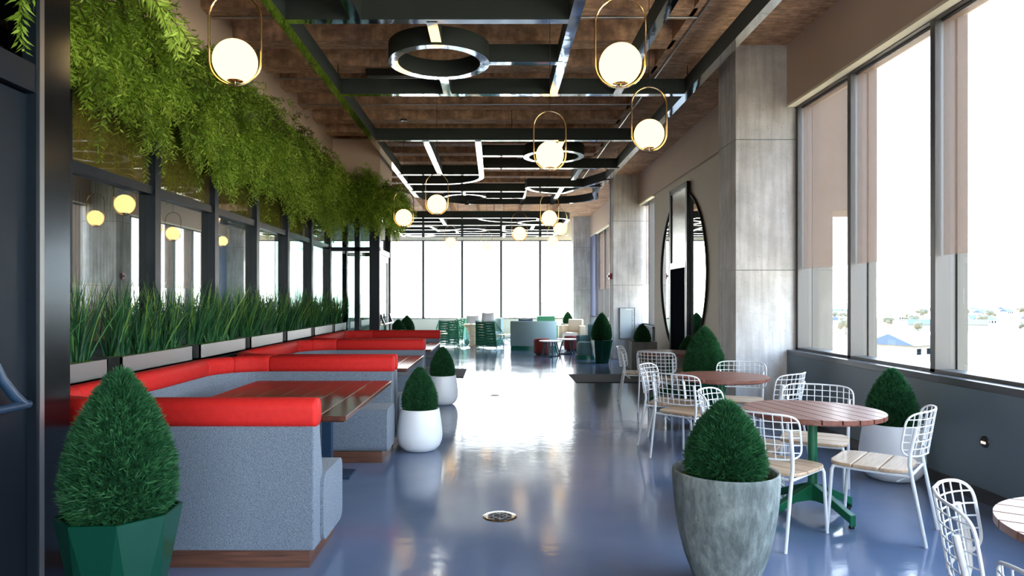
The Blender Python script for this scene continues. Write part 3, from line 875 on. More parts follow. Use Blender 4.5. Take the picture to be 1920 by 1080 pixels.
def make_booth(L):
    o = empty('booth_bench')
    bk = MB().sweep(upath(0, L, .085, .50), [(-.07, .10), (.14, .10), (.14, .45), (.125, .56), (.078, .72), (.066, .808), (-.07, .808)], smooth=False)
    bk.build('backrest', M['weave'], o, bevel=.010, angle=35)
    pth = upath(0, L, .085, .50, XE + .008)
    # the bolster is sewn from five lengths
    for a, b in ((0, 1), (1, 6), (6, 11), (11, 12), (12, 17), (17, 22), (22, 23)):
        seg = [Vector(q) for q in pth[a:b + 1]]
        d0 = (seg[1] - seg[0]).normalized() * .002; d1 = (seg[-1] - seg[-2]).normalized() * .002
        rings = []
        K = rr_profile(.165, .795, .962, .058, 6)
        e = .018
        full = [seg[0] + d0, seg[0] + d0 * (e / .002)] + seg[1:-1] + [seg[-1] - d1 * (e / .002), seg[-1] - d1]
        mbx = MB().sweep([tuple(q) for q in full], K, smooth=True)
        n_ = len(K)
        for ring in (0, len(full) - 1):
            cx = sum(mbx.v[ring * n_ + q][0] for q in range(n_)) / n_
            cy_ = sum(mbx.v[ring * n_ + q][1] for q in range(n_)) / n_
            cz = .8785
            for q in range(n_):
                x_, y_, z_ = mbx.v[ring * n_ + q]
                mbx.v[ring * n_ + q] = (cx + (x_ - cx) * .90, cy_ + (y_ - cy_) * .90, cz + (z_ - cz) * .90)
        mbx.build('bolster', M['redvinyl'], o, angle=70)
    MB().sweep(upath(0, L, .40, 0, XE + .02), rr_profile(.50, .10, .50, .07, 5), smooth=True).build('seat', M['weave'], o, angle=60)
    MB().sweep(upath(0, L, .33, 0, XE - .03), [(-.30, 0), (.30, 0), (.30, .105), (-.30, .105)]).build('plinth', M['plinth'], o)
    return o
bo = make_booth(3.16)
bo.location = (0, 3.87, 0)
tag(bo, 'nearest red topped grey booth bench, behind the octagonal planter', 'booth', 'booth benches along the glass')
bo2 = make_booth(2.90); bo2.location = (0, 7.05, 0)
tag(bo2, 'middle red topped grey booth bench of the row', 'booth', 'booth benches along the glass')
bo3 = copy_tree(bo2); bo3.location = (0, 9.97, 0)
tag(bo3, 'farthest red topped grey booth bench, nearest the entry bay', 'booth', 'booth benches along the glass')

def make_booth_table():
    o = empty('booth_table')
    n = 7; x0, x1 = -.64, .64; g = .008
    pw = (x1 - x0) / n
    t = MB()
    for k in range(n):
        t.box(x0 + k * pw + g / 2, x0 + (k + 1) * pw - g / 2, -.99, .99, .728, .76)
    t.box(x0 + .02, x1 - .02, -.96, .96, .715, .73)
    t.build('table_top', M['tabletop'], o, bevel=.004)
    for ya in (-.55, .45):
        MB().box(.12, .20, ya - .04, ya + .04, .015, .72).build('post', M['bluepost'], o)
        MB().box(-.06, .38, ya - .14, ya + .14, 0.0, .02).build('base_plate', M['bluepost'], o)
    return o
BT = Repeat(make_booth_table)
BT((-1.62, 5.50, 0), 0, 'dark plank table in the nearest booth', 'table', 'booth tables')
BT((-1.62, 8.55, 0), 0, 'dark plank table in the middle booth', 'table', 'booth tables', (1, .9, 1))
BT((-1.62, 11.45, 0), 0, 'dark plank table in the farthest booth, white with window glare', 'table', 'booth tables', (1, .9, 1))

# ledge with planter boxes and grass
tag(MB().box(-3.28, -2.885, 3.72, 13.5, 0, .93).build('trim_6', M['blackalu']), 'black ledge behind the booths under the grass planters', 'ledge', kind='structure')

def blades(rng, x0, x1, y0, y1, n, hmin, hmax, wid, seg=5, spread=.5):
    V = []; F = []; T = []; base = 0
    tx = rng.uniform(x0, x1, n); ty = rng.uniform(y0, y1, n)
    for i in range(n):
        h = rng.uniform(hmin, hmax); az = rng.uniform(0, 2 * PI); lean = abs(rng.normal(0, spread)) * .6 + .05
        d = np.array([math.cos(az) * lean, math.sin(az) * lean, 1.0]); d /= np.linalg.norm(d)
        side = np.array([-math.sin(az + rng.normal(0, .8)), math.cos(az), 0.0]); side /= np.linalg.norm(side)
        curve = rng.uniform(.05, .35)
        t0 = rng.uniform(0, 1) ** 1.3
        for k in range(seg + 1):
            t = k / seg
            p = np.array([tx[i], ty[i], 0]) + d * h * t + np.array([math.cos(az), math.sin(az), -.5]) * curve * h * t * t * .6
            w_ = wid * (1 - t ** 1.6) + .0006
            V.append(p - side * w_); V.append(p + side * w_)
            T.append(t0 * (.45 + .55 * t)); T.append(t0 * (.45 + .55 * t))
            if k < seg:
                a = base + 2 * k
                F.append((a, a + 1, a + 3, a + 2))
        base += 2 * (seg + 1)
    return np.array(V), np.array(F), np.array(T)

GRASS = {}
plabels = ['steel planter of tall reed grass nearest the dark door post', 'steel planter of reed grass behind the octagonal planter',
           'third steel planter of reed grass from the dark post', 'fourth steel planter of reed grass from the dark post',
           'fifth steel planter of reed grass from the dark post', 'sixth steel planter of reed grass from the dark post',
           'last steel planter of reed grass, against the entry bay glass']
for k, (a, b_) in enumerate([(3.78, 5.17), (5.36, 6.62), (6.79, 8.03), (8.2, 9.44), (9.63, 10.9), (11.1, 12.3), (12.5, 13.45)]):
    o = empty('grass_planter', (-3.06, (a + b_) / 2, .93), 0, plabels[k], 'planter', 'grass planters on the ledge')
    h = (b_ - a) / 2
    bx = MB()
    bx.box(-.15, .13, -h, h, 0, .02); bx.box(.115, .13, -h, h, 0, .15); bx.box(-.15, -.135, -h, h, 0, .15)
    bx.box(-.15, .13, -h, -h + .015, 0, .15); bx.box(-.15, .13, h - .015, h, 0, .15)
    bx.build('box', M['steel'], o)
    mo = MB()
    nx, ny = 7, 40
    vs = [(-.13 + .24 * i / (nx - 1), -h + .02 + (2 * h - .04) * j / (ny - 1), .13 + .025 * random.random()) for j in range(ny) for i in range(nx)]
    mo.add(vs, [(j * nx + i, j * nx + i + 1, (j + 1) * nx + i + 1, (j + 1) * nx + i) for j in range(ny - 1) for i in range(nx - 1)], 0, True)
    mo.build('moss', M['moss'], o)
    ntuft = max(3, int(round(2 * h / .33)))
    VV = []; FF = []; TT = []; off = 0
    for q in range(ntuft):
        yc = -h + (q + .5) * 2 * h / ntuft
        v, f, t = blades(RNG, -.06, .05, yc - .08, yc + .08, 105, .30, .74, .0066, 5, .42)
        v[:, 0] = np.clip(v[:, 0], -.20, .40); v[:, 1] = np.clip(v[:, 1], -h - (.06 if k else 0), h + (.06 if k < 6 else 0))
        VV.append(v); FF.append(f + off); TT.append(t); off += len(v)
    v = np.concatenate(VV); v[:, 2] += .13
    np_mesh('grass', v, np.concatenate(FF), M['grass'], o, np.concatenate(TT))

# ------------------------------------------------------------------ hanging fern greenery
def fern_mass(name, starts, label):
    V = []; F = []; T = []; off = 0
    rng = RNG
    for (p0, d0, L, tint) in starts:
        n = 9
        P = [np.array(p0)]; d = np.array(d0, float); d /= np.linalg.norm(d)
        D = []
        for k in range(n):
            D.append(d.copy())
            P.append(P[-1] + d * L / n)
            d = d + np.array([rng.normal(0, .10), rng.normal(0, .10), -.24]); d /= np.linalg.norm(d)
        D.append(d.copy())
        P = np.array(P); D = np.array(D)
        # leaves along the stem
        m = int(50 * L / .5)
        t = np.linspace(.06, 1, m) * n
        i = np.minimum(t.astype(int), n - 1); fr = (t - i)[:, None]
        base = P[i] * (1 - fr) + P[i + 1] * fr
        dr = D[i]
        rnd = rng.normal(0, 1, (m, 3))
        side = np.cross(dr, rnd); side /= (np.linalg.norm(side, axis=1)[:, None] + 1e-9)
        ld = dr * .55 + side * .83 + np.array([0, 0, -.08]); ld /= np.linalg.norm(ld, axis=1)[:, None]
        ll = rng.uniform(.06, .125, m) * (1 - .5 * (t / n)); ll = ll[:, None]
        wd = np.cross(ld, rng.normal(0, 1, (m, 3))); wd /= (np.linalg.norm(wd, axis=1)[:, None] + 1e-9)
        ww = rng.uniform(.0045, .008, m)[:, None]
        q = np.stack([base, base + ld * ll * .45 + wd * ww, base + ld * ll, base + ld * ll * .45 - wd * ww], axis=1).reshape(-1, 3)
        V.append(q); F.append(np.arange(4 * m).reshape(-1, 4) + off); off += 4 * m
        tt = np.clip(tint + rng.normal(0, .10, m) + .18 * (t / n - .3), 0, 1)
        T.append(np.repeat(tt, 4))
        # stem strip
        sd_ = np.cross(D, np.array([.3, .5, .2])); sd_ /= (np.linalg.norm(sd_, axis=1)[:, None] + 1e-9)
        a = np.stack([P - sd_ * .0022, P + sd_ * .0022], axis=1).reshape(-1, 3)
        V.append(a)
        F.append(np.array([(2 * k, 2 * k + 1, 2 * k + 3, 2 * k + 2) for k in range(n)]) + off); off += len(a)
        T.append(np.full(len(a), .12))
    o = np_mesh(name, np.concatenate(V), np.concatenate(F), M['fern'], None, np.concatenate(T))
    return tag(o, label, 'hanging plants', kind='stuff')

def fern_clumps(n, per, xf, yf, out, zlo=3.05, zhi=3.95, lowf=None):
    """fronds grow in clumps; every clump has its own height, reach and colour"""
    res = []
    ox, oy = out
    for c in range(n):
        u = (c + RNG.uniform()) / n
        cx, cy_ = xf(u), yf(u)
        lo = zlo + (lowf(u) if lowf else 0)
        hf = RNG.uniform() ** .75
        cz = lo + (zhi - lo) * hf
        reach = RNG.uniform(.04, .34) * (.55 + .6 * hf)
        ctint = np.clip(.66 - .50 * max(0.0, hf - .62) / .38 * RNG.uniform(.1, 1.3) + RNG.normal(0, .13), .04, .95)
        tx, ty = cx + ox * reach, cy_ + oy * reach
        for _ in range(per):
            p = (tx + RNG.normal(0, .035), ty + RNG.normal(0, .05), cz + RNG.normal(0, .05))
            spread = RNG.normal(0, .75)
            up = RNG.normal(.25, .5) if hf > .78 else RNG.normal(-.10, .45)
            d = (ox * RNG.uniform(.1, 1) + oy * spread, oy * RNG.uniform(.1, 1) + ox * spread, up)
            res.append((p, d, RNG.uniform(.20, .46), np.clip(ctint + RNG.normal(0, .09), .02, 1)))
    return res
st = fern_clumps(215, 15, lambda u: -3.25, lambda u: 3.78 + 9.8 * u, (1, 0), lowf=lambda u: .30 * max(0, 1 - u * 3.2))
for _ in range(30):
    yy = RNG.uniform(4, 13.3)
    st.append(((-3.0 + RNG.uniform(0, .2), yy, 3.25), (0.1, RNG.normal(0, .2), -1), RNG.uniform(.4, .75), RNG.uniform(.2, .6)))
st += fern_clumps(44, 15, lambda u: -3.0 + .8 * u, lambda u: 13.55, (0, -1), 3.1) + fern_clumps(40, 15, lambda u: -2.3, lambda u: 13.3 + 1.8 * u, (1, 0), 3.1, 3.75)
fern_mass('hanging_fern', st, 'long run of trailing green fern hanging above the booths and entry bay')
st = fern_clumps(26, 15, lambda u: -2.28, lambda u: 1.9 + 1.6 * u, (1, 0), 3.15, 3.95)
for _ in range(7):
    st.append(((-1.95, RNG.uniform(3.15, 3.4), 3.12), (.9, RNG.normal(.25, .25), .10), .58, .85))
for q in range(3):
    st.append(((-2.2, 3.12 + .03 * q, 3.28), (0.05, .05, -1), .50 + .05 * q, .5))
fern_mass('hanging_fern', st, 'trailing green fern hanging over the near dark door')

# ------------------------------------------------------------------ topiaries and pots
def topiary_mesh(name, R, H, parent, n=3600, seed=3, leaf=.034):
    rng = np.random.default_rng(seed)
    def rad(u):  # u from top 0 to base 1
        u = np.asarray(u, float)
        r = np.where(u < .8, np.clip(1 - (1 - u / .8) ** 2, 0, 1) ** .92, 1 - .45 * ((u - .8) / .2) ** 2 * .5)
        return R * r
    u = rng.uniform(0, 1, n) ** .72
    a = rng.uniform(0, 2 * PI, n)
    r = rad(u) * rng.uniform(.84, 1.03, n)
    z = H * (1 - u) * .985
    base = np.stack([r * np.cos(a), r * np.sin(a), z], 1)
    outd = np.stack([np.cos(a), np.sin(a), .55 + .9 * (1 - u)], 1); outd += rng.normal(0, .28, (n, 3)); outd /= np.linalg.norm(outd, axis=1)[:, None]
    tint0 = np.clip(rng.normal(.42, .17, n), .0, 1)
    V = []; F = []; T = []; off = 0
    K = 6
    for k in range(K):
        ld = outd + rng.normal(0, .42, (n, 3)); ld /= np.linalg.norm(ld, axis=1)[:, None]
        w_ = np.cross(ld, rng.normal(0, 1, (n, 3))); w_ /= np.linalg.norm(w_, axis=1)[:, None]
        ll = (rng.uniform(.6, 1.2, n) * leaf)[:, None]; ww = (rng.uniform(.05, .09, n) * leaf)[:, None]
        q = np.stack([base - ld * ll * .2, base + ld * ll * .4 + w_ * ww, base + ld * ll, base + ld * ll * .4 - w_ * ww], 1).reshape(-1, 3)
        V.append(q); F.append(np.arange(4 * n).reshape(-1, 4) + off); off += 4 * n
        tq = tint0 + rng.normal(0, .1, n)
        T.append(np.clip(np.stack([tq - .12, tq, tq + .28, tq], 1).reshape(-1), 0, 1))
    # inner body
    N, J = 28, 18
    uu = np.linspace(0, 1, J)
    rr = rad(uu) * .90
    body = np.stack([np.stack([rr[j] * np.cos(2 * PI * np.arange(N) / N), rr[j] * np.sin(2 * PI * np.arange(N) / N), np.full(N, H * (1 - uu[j]) * .97)], 1) for j in range(J)]).reshape(-1, 3)
    bf = np.array([(j * N + k, j * N + (k + 1) % N, (j + 1) * N + (k + 1) % N, (j + 1) * N + k) for j in range(J - 1) for k in range(N)])
    V.append(body); F.append(bf + off); T.append(np.full(len(body), .12))
    return np_mesh(name, np.concatenate(V), np.concatenate(F), M['topiary'], parent, np.concatenate(T))

def moss_disc(parent, r, z, mat='moss'):
    b = MB(); n = 28
    rings = [0.02, .3, .55, .8, 1.0]
    vs = []
    for q in rings:
        for k in range(n):
            a = 2 * PI * k / n
            vs.append((r * q * math.cos(a), r * q * math.sin(a), z + (random.uniform(0, .028) if q < 1 else 0)))
    fs = [(i * n + k, i * n + (k + 1) % n, (i + 1) * n + (k + 1) % n, (i + 1) * n + k) for i in range(len(rings) - 1) for k in range(n)] + [tuple(range(n))]
    b.add(vs, fs, 0, True)
    return b.build('moss', M[mat], parent)

def make_octagon():
    o = empty('topiary_planter')
    n = 8; h = .56
    b = MB()
    top = [(.265 * math.cos(2 * PI * k / n + .2), .265 * math.sin(2 * PI * k / n + .2), h) for k in range(n)]
    bot = [(.165 * math.cos(2 * PI * (k + .5) / n + .2), .165 * math.sin(2 * PI * (k + .5) / n + .2), 0) for k in range(n)]
    inn = [(p[0] * .93, p[1] * .93, h) for p in top]; inl = [(p[0] * .86, p[1] * .86, h - .1) for p in top]
    vs = top + bot + inn + inl
    fs = []
    for k in range(n):
        l = (k + 1) % n
        fs += [(k, n + k, l), (n + k, n + l, l), (k, l, 2 * n + l, 2 * n + k), (2 * n + k, 2 * n + l, 3 * n + l, 3 * n + k)]
    fs += [tuple(n + k for k in reversed(range(n))), tuple(3 * n + k for k in range(n))]
    b.add(vs, fs)
    b.build('pot', M['greenpot'], o, bevel=.003, segs=1)
    moss_disc(o, .225, h - .04)
    t = topiary_mesh('topiary', .212, .66, o, 7600, 5, .052)
    t.location = (0, 0, h - .03)
    return o
OCT = Repeat(make_octagon)
OCT((-1.735, 3.16, 0), .25, 'faceted dark green planter with cone topiary at the near booth corner', 'planter', 'green faceted planters')
OCT((2.50, 8.15, 0), .1, 'faceted dark green planter with cone topiary against the nearest concrete column', 'planter', 'green faceted planters')
OCT((2.58, 16.5, 0), .5, 'faceted dark green planter with cone topiary beside the sign column', 'planter', 'green faceted planters')

def make_whitepot():
    o = empty('topiary_planter')
    MB().lathe([(0, 0), (.13, 0), (.17, .012), (.205, .05), (.226, .10), (.232, .15), (.228, .22), (.215, .32), (.199, .42), (.192, .424), (.186, .418), (.20, .32), (.2, .30), (0, .30)], n=56).build('pot', M['whitepot'], o)
    moss_disc(o, .188, .385)
    t = topiary_mesh('topiary', .160, .445, o, 4600, 9, .040)
    t.location = (0, 0, .385)
    return o
WP = Repeat(make_whitepot)
WP((-.768, 6.97, 0), 0, 'white round pot with cone topiary at the end of the nearest booth', 'planter', 'white pots in the aisle')
WP((-.772, 10.02, 0), 1.3, 'white round pot with cone topiary at the end of the middle booth', 'planter', 'white pots in the aisle')
WP((3.40, 5.85, 0), .7, 'large white pot with cone topiary against the window wall', 'planter', 'white pot', (1.10, 1.10, 1.12))

sp_ = empty('topiary_planter', (1.235, 3.66, 0), 0, 'tall tapered stone planter with bushy cone topiary in the foreground', 'planter')
MB().lathe([(0, 0), (.14, 0), (.155, .01), (.175, .06), (.215, .17), (.243, .285), (.262, .40), (.272, .50), (.278, .60), (.276, .615), (.268, .622), (.258, .618), (.252, .60), (.245, .50), (0, .50)], n=64).build('pot', M['pot_stone'], sp_)
moss_disc(sp_, .25, .565)
t_ = topiary_mesh('topiary', .178, .405, sp_, 6400, 21, .050); t_.location = (0, 0, .565)

def make_boxplanter():
    o = empty('topiary_planter')
    b = MB(); b.box(-.28, .28, -.22, .22, 0, .56); b.box(-.28, -.25, -.22, .22, .56, .60); b.box(.25, .28, -.22, .22, .56, .60)
    b.box(-.25, .25, -.22, -.19, .56, .60); b.box(-.25, .25, .19, .22, .56, .60)
    b.build('box', M['pot_box'], o)
    MB().box(-.25, .25, -.19, .19, .55, .585).build('soil', M['soil'], o)
    t = topiary_mesh('topiary', .165, .40, o, 3200, 31, .042); t.location = (0, 0, .575)
    return o
BX = Repeat(make_boxplanter)
BX((3.28, 15.2, 0), 0, 'grey box planter with cone topiary between mirror and sign column', 'planter', 'grey box planters')
BX((3.33, 11.75, 0), 0, 'grey box planter with cone topiary under the doorway in the mirror', 'planter', 'grey box planters', (.86, .86, .92))
BX((2.70, 25.3, 0), 0, 'grey box planter with sunlit cone topiary by the end windows', 'planter', 'grey box planters', (1, 1, 1.1))
BX((-2.35, 16.6, 0), 0, 'nearer topiary peeking over the farthest booth beside the entry bay', 'planter', 'grey box planters', (1.15, 1.15, 1.06))
BX((-2.40, 18.6, 0), 0, 'farther taller topiary peeking over the farthest booth', 'planter', 'grey box planters', (1.1, 1.1, 1.11))

# ------------------------------------------------------------------ round tables and wire chairs
def make_round_table():
    o = empty('round_table')
    R = .468; n = 8; g = .010; pw = 2 * R / n
    t = MB()
    for k in range(n):
        y0 = -R + k * pw + g / 2; y1 = -R + (k + 1) * pw - g / 2
        pts = []
        m = 8
        for i in range(m + 1):
            yy = y0 + (y1 - y0) * i / m
            pts.append((math.sqrt(max(0.0, R * R - yy * yy)) + .0005, yy))
        poly = pts + [(-x_, y_) for x_, y_ in reversed(pts)]
        t.prism(poly, .715, .745)
    t.prism([(.425 * math.cos(2 * PI * k / 40), .425 * math.sin(2 * PI * k / 40)) for k in range(40)], .700, .716)
    t.build('table_top', M['roundtop'], o)
    MB().cyl((0, 0, .10), (0, 0, .70), .032, 20).cyl((0, 0, .69), (0, 0, .702), .16, 24).build('post', M['greenmetal'], o)
    for k in range(4):
        a = PI / 2 * k + .14
        c, s_ = math.cos(a), math.sin(a)
        b = MB()
        prof = [(.02, .105, .225), (.17, .105, .165), (.32, .045, .10), (.335, .04, .095), (.35, .012, .09)]
        vs = []
        hw = .024
        for (d, z0, z1) in prof:
            for sg in (-1, 1):
                for z in (z0, z1):
                    vs.append((c * d - s_ * hw * sg, s_ * d + c * hw * sg, z))
        fs = []
        for i in range(len(prof) - 1):
            A = i * 4; B = A + 4
            fs += [(A, A + 1, B + 1, B), (A + 2, B + 2, B + 3, A + 3), (A + 1, A + 3, B + 3, B + 1), (A, B, B + 2, A + 2)]
        fs += [(0, 2, 3, 1), (16, 17, 19, 18)]
        b.add(vs, fs)
        ft = b.build('foot', M['greenmetal'], o, bevel=.004)
        MB().cyl((c * .335, s_ * .335, 0), (c * .335, s_ * .335, .02), .018, 12).build('glide', M['black'], ft)
    return o
RT = Repeat(make_round_table)
RT((2.27, 4.88, 0), math.radians(-78), 'round slatted table with green foot beside the stone planter', 'table', 'round slatted tables')
RT((2.34, 7.05, 0), math.radians(3), 'reddish round slatted table before the nearest concrete column', 'table', 'round slatted tables')
RT((2.62, 10.3, 0), math.radians(20), 'farthest round slatted table, gleaming in front of the mirror', 'table', 'round slatted tables')
RT((2.235, 2.27, 0), math.radians(-35), 'pale glaring round slatted table cut off in the near corner', 'table', 'round slatted tables')

def make_chair():
    o = empty('wire_chair')
    # seat: three cross boards following a rounded square
    out = superellipse(.240, .235, 4.5, 96)
    s_ = MB()
    ys = [-.235, -.078, .080, .235]
    for k in range(3):
        a, b = ys[k] + .0035, ys[k + 1] - .0035
        m = 12; right = []
        for i in range(m + 1):
            yy = a + (b - a) * i / m
            q = min(1.0, abs(yy) / .235)
            xx = .240 * (1 - q ** 4.5) ** (1 / 4.5) if q < 1 else 0.12
            right.append((max(xx, .10), yy))
        s_.prism(right + [(-x_, y_) for x_, y_ in reversed(right)], .434, .456)
    s_.build('seat', M['teak'], o, bevel=.006)
    for sg in (-1, 1):
        MB().tube([(sg * .205, .195, .428), (sg * .212, .205, .40), (sg * .222, .232, 0)], .0115, 10).build('leg', M['white'], o)
        MB().tube([(sg * .222, -.335, 0), (sg * .222, -.262, .40), (sg * .224, -.246, .50), (sg * .226, -.252, .58), (sg * .228, -.285, .735)], .0115, 10).build('leg', M['white'], o)
    fr = MB()
    for sg in (-1, 1):
        fr.tube([(sg * .205, .195, .424), (sg * .205, 0, .420), (sg * .222, -.256, .424)], .009, 8)
    fr.tube([(-.205, .19, .424), (.205, .19, .424)], .009, 8)
    fr.tube([(-.222, -.25, .424), (.222, -.25, .424)], .009, 8)
    fr.tube([(-.12, -.16, .36), (-.12, -.245, .424)], .006, 6); fr.tube([(.12, -.16, .36), (.12, -.245, .424)], .006, 6)
    fr.build('seat_frame', M['white'], o)
    def S(u, v):   # u -1..1 across, v 0..1 up
        return (.262 * math.sin(u * 1.05) / math.sin(1.05), -.312 + .115 * u * u - .045 * v, .545 + .285 * v)
    bk = MB()
    rim = []
    for (eu, ev) in superellipse(1.0, .5, 5, 72):
        rim.append(S(eu, .5 + ev))
    bk.tube(rim, .0062, 8, closed=True)
    def lim(q):  # half extent of the rim at normalized offset q
        return (1 - min(1, abs(q)) ** 5) ** .2
    nv = 10
    for k in range(nv):
        u = -1 + 2 * (k + 1) / (nv + 1)
        h = .5 * lim(u)
        bk.tube([S(u, .5 - h + 2 * h * i / 6) for i in range(7)], .0034, 6)
    nh = 5
    for k in range(nh):
        v = (k + 1) / (nh + 1)
        h = lim((v - .5) * 2)
        bk.tube([S(-h + 2 * h * i / 14, v) for i in range(15)], .0034, 6)
    bk.build('backrest', M['white'], o)
    return o
WC = Repeat(make_chair)
G = 'white wire chairs round the slatted tables'
def chair(cx, cy, fx, fy, label):
    # local +y is the way the chair faces
    rz = math.atan2(fy, fx) - PI / 2
    WC((cx, cy, 0), rz, label, 'chair', G)
chair(1.86, 4.50, .76, .65, 'white wire chair directly behind the stone planter, back to the viewer')
chair(2.545, 4.59, -.76, .65, 'white wire chair between stone planter table and window wall, seat clear of table')
chair(2.50, 5.34, -.5, -.87, 'white wire chair facing the viewer across the table by the stone planter')
chair(1.90, 5.14, .86, -.5, 'white wire chair almost hidden behind the stone planter topiary')
chair(1.90, 6.66, .75, .66, 'white wire chair with brown seat pulled out at the reddish table, nearer the aisle')
chair(1.90, 7.24, .90, -.44, 'white wire chair on the aisle side of the reddish table, farther one')
chair(2.66, 6.72, -.67, .74, 'white wire chair seen edge-on between the reddish table and the window wall')
chair(2.66, 7.42, -.40, -.92, 'white wire chair in front of the nearest concrete column, facing the viewer')
chair(2.18, 10.18, .98, -.15, 'white wire chair edge-on at the aisle side of the farthest round table')
chair(2.28, 9.42, .45, .89, 'white wire chair with its back to the viewer at the farthest round table')
chair(3.05, 10.55, -.80, -.55, 'white wire chair beyond the farthest round table, below the mirror')
chair(1.92, 2.33, .82, -.57, 'white wire chair edge-on in the near corner, cut by the lower frame')
chair(1.72, 1.76, .90, .43, 'white wire chair of which only a back corner shows at the frame edge')

# ------------------------------------------------------------------ floor items and wall fittings
def make_drain():
    o = empty('floor_drain')
    MB().lathe([(.085, .001), (.085, .004), (.118, .004), (.124, 0)], n=40).build('rim', M['chrome'], o)
    MB().lathe([(0, .001), (.086, .001)], n=32).build('well', M['black'], o)
    b = MB()
    for k in range(4):
        a = PI / 4 + k * PI / 4
        b.cyl((.085 * math.cos(a), .085 * math.sin(a), .0025), (-.085 * math.cos(a), -.085 * math.sin(a), .0025), .0035, 6)
    b.lathe([(.05, .001), (.05, .005), (.056, .005), (.056, .001)], n=24)
    b.build('grate', M['steel'], o)
    return o
DR = Repeat(make_drain)
DR((.035, 4.82, 0), 0, 'round metal floor drain in the near aisle', 'floor drain', 'floor drains')
DR((0.0, 10.9, 0), 0, 'round metal floor drain in the glare of the far aisle', 'floor drain', 'floor drains', (.9, .9, 1))
tag(MB().box(1.50, 3.35, 12.6, 13.95, 0, .012).build('door_mat', M['mat'], bevel=.004), 'charcoal mat in front of the slim doorway', 'mat')
tag(MB().box(-2.22, -.62, 13.4, 15.05, 0, .012).build('door_mat', M['mat'], bevel=.004), 'charcoal mat in front of the glass entry bay', 'mat')

sl = empty('wall_lamp', (XR, 5.14, .46), 0, 'small round step light low on the window wall', 'wall light')
b = MB()
vs = []
n = 28
prof = [(.0, -.012), (.030, -.012), (.042, -.008), (.045, 0)]
for (r, xx) in prof[1:]:
    for k in range(n):
        vs.append((xx, r * math.cos(2 * PI * k / n), r * math.sin(2 * PI * k / n)))
b.add(vs, [(i * n + k, i * n + (k + 1) % n, (i + 1) * n + (k + 1) % n, (i + 1) * n + k) for i in range(2) for k in range(n)] + [tuple(range(n))], 0, True)
b.build('bezel', M['black'], sl)
MB().box(-.016, -.011, -.022, .022, -.014, .002).build('lens', M['stepglow'], sl)

fa = empty('fire_alarm', (3.033, 17.8, 2.14), 0, 'red fire alarm on the side of the sign column', 'fire alarm')
MB().box(-.055, 0, -.07, .07, -.08, .08).build('housing', M['redplastic'], fa, bevel=.006)
MB().box(-.10, -.055, -.035, .035, -.03, .04).build('strobe', M['whiteplastic'], fa, bevel=.01)
MB().cyl((-.02, 0, .08), (-.02, 0, ZC - 2.14), .012, 8).build('conduit', M['conduit'], fa)
MB().cyl((-.02, 0, -.08), (-.02, 0, -2.14), .012, 8).build('lower_conduit', M['conduit'], fa)

sg_ = empty('sign_panel', (3.40, 17.56, .93), 0, 'frosted glass sign panel on the second concrete column', 'sign')
MB().box(-.19, .19, -.035, -.02, -.39, .39).build('panel', M['frosted'], sg_, bevel=.003, segs=1)
MB().box(-.195, -.185, -.045, 0, -.395, .395).box(.185, .195, -.045, 0, -.395, .395).box(-.195, .195, -.045, 0, .385, .395).box(-.195, .195, -.045, 0, -.395, -.385).build('frame', M['steel'], sg_)
for k in range(13):
    z = .30 - k * .048
    b = MB().box(.105, .128 + .018 * ((k * 7) % 3) / 2, -.0375, -.035, z, z + .018)
    b.build('lettering_line', M['graymark'], sg_)
MB().box(-.05, .10, -.039, -.035, .345, .365).build('lamp_strip', M['whiteplastic'], sg_)

# ------------------------------------------------------------------ far lounge
def curved_sofa(name, R, sweep_deg, H, seat_h, mat, base_mat, depth=.62):
    o = empty(name)
    a0 = math.radians(-90 - sweep_deg / 2); a1 = math.radians(-90 + sweep_deg / 2)
    path = arc(0, 0, R, a0, a1, 20)
    MB().sweep(path, rr_profile(.14, .10, H, .05, 4), smooth=True).build('backrest', mat, o, angle=60)
    ri = R - .07 - depth / 2
    MB().sweep(arc(0, 0, ri, a0, a1, 20), rr_profile(depth, .12, seat_h, .05, 4), smooth=True).build('seat', mat, o, angle=60)
    MB().sweep(arc(0, 0, ri + .08, a0, a1, 20), [(-.30, 0), (.30, 0), (.30, .12), (-.30, .12)]).build('plinth', base_mat, o)
    return o
def pillow(parent, name, loc, rz, mat, s=.21):
    o = empty(name, loc, rz) if parent is None else None
    return o
def make_cushion(loc, rz, mat, label, s=.22):
    n = 10; vs = []
    for sd_ in (1, -1):
        for j in range(n + 1):
            for i in range(n + 1):
                u = -1 + 2 * i / n; v = -1 + 2 * j / n
                t = .07 * ((1 - u ** 4) * (1 - v ** 4)) ** .5
                k = 1 - .10 * (1 - abs(u)) * 0 - .08 * (1 - u * u) * (abs(v) ** 2) - .08 * (1 - v * v) * (abs(u) ** 2) * 0
                vs.append((s * u, sd_ * t, s * v * k))
    m = (n + 1) ** 2
    fs = []
    for q in (0, 1):
        for j in range(n):
            for i in range(n):
                a = q * m + j * (n + 1) + i
                fs.append((a, a + 1, a + n + 2, a + n + 1))
    o = MB().add(vs, fs, 0, True).build('cushion', mat, None, angle=80)
    o.location = loc; o.rotation_euler = (-.25, 0, rz)
    return tag(o, label, 'cushion')

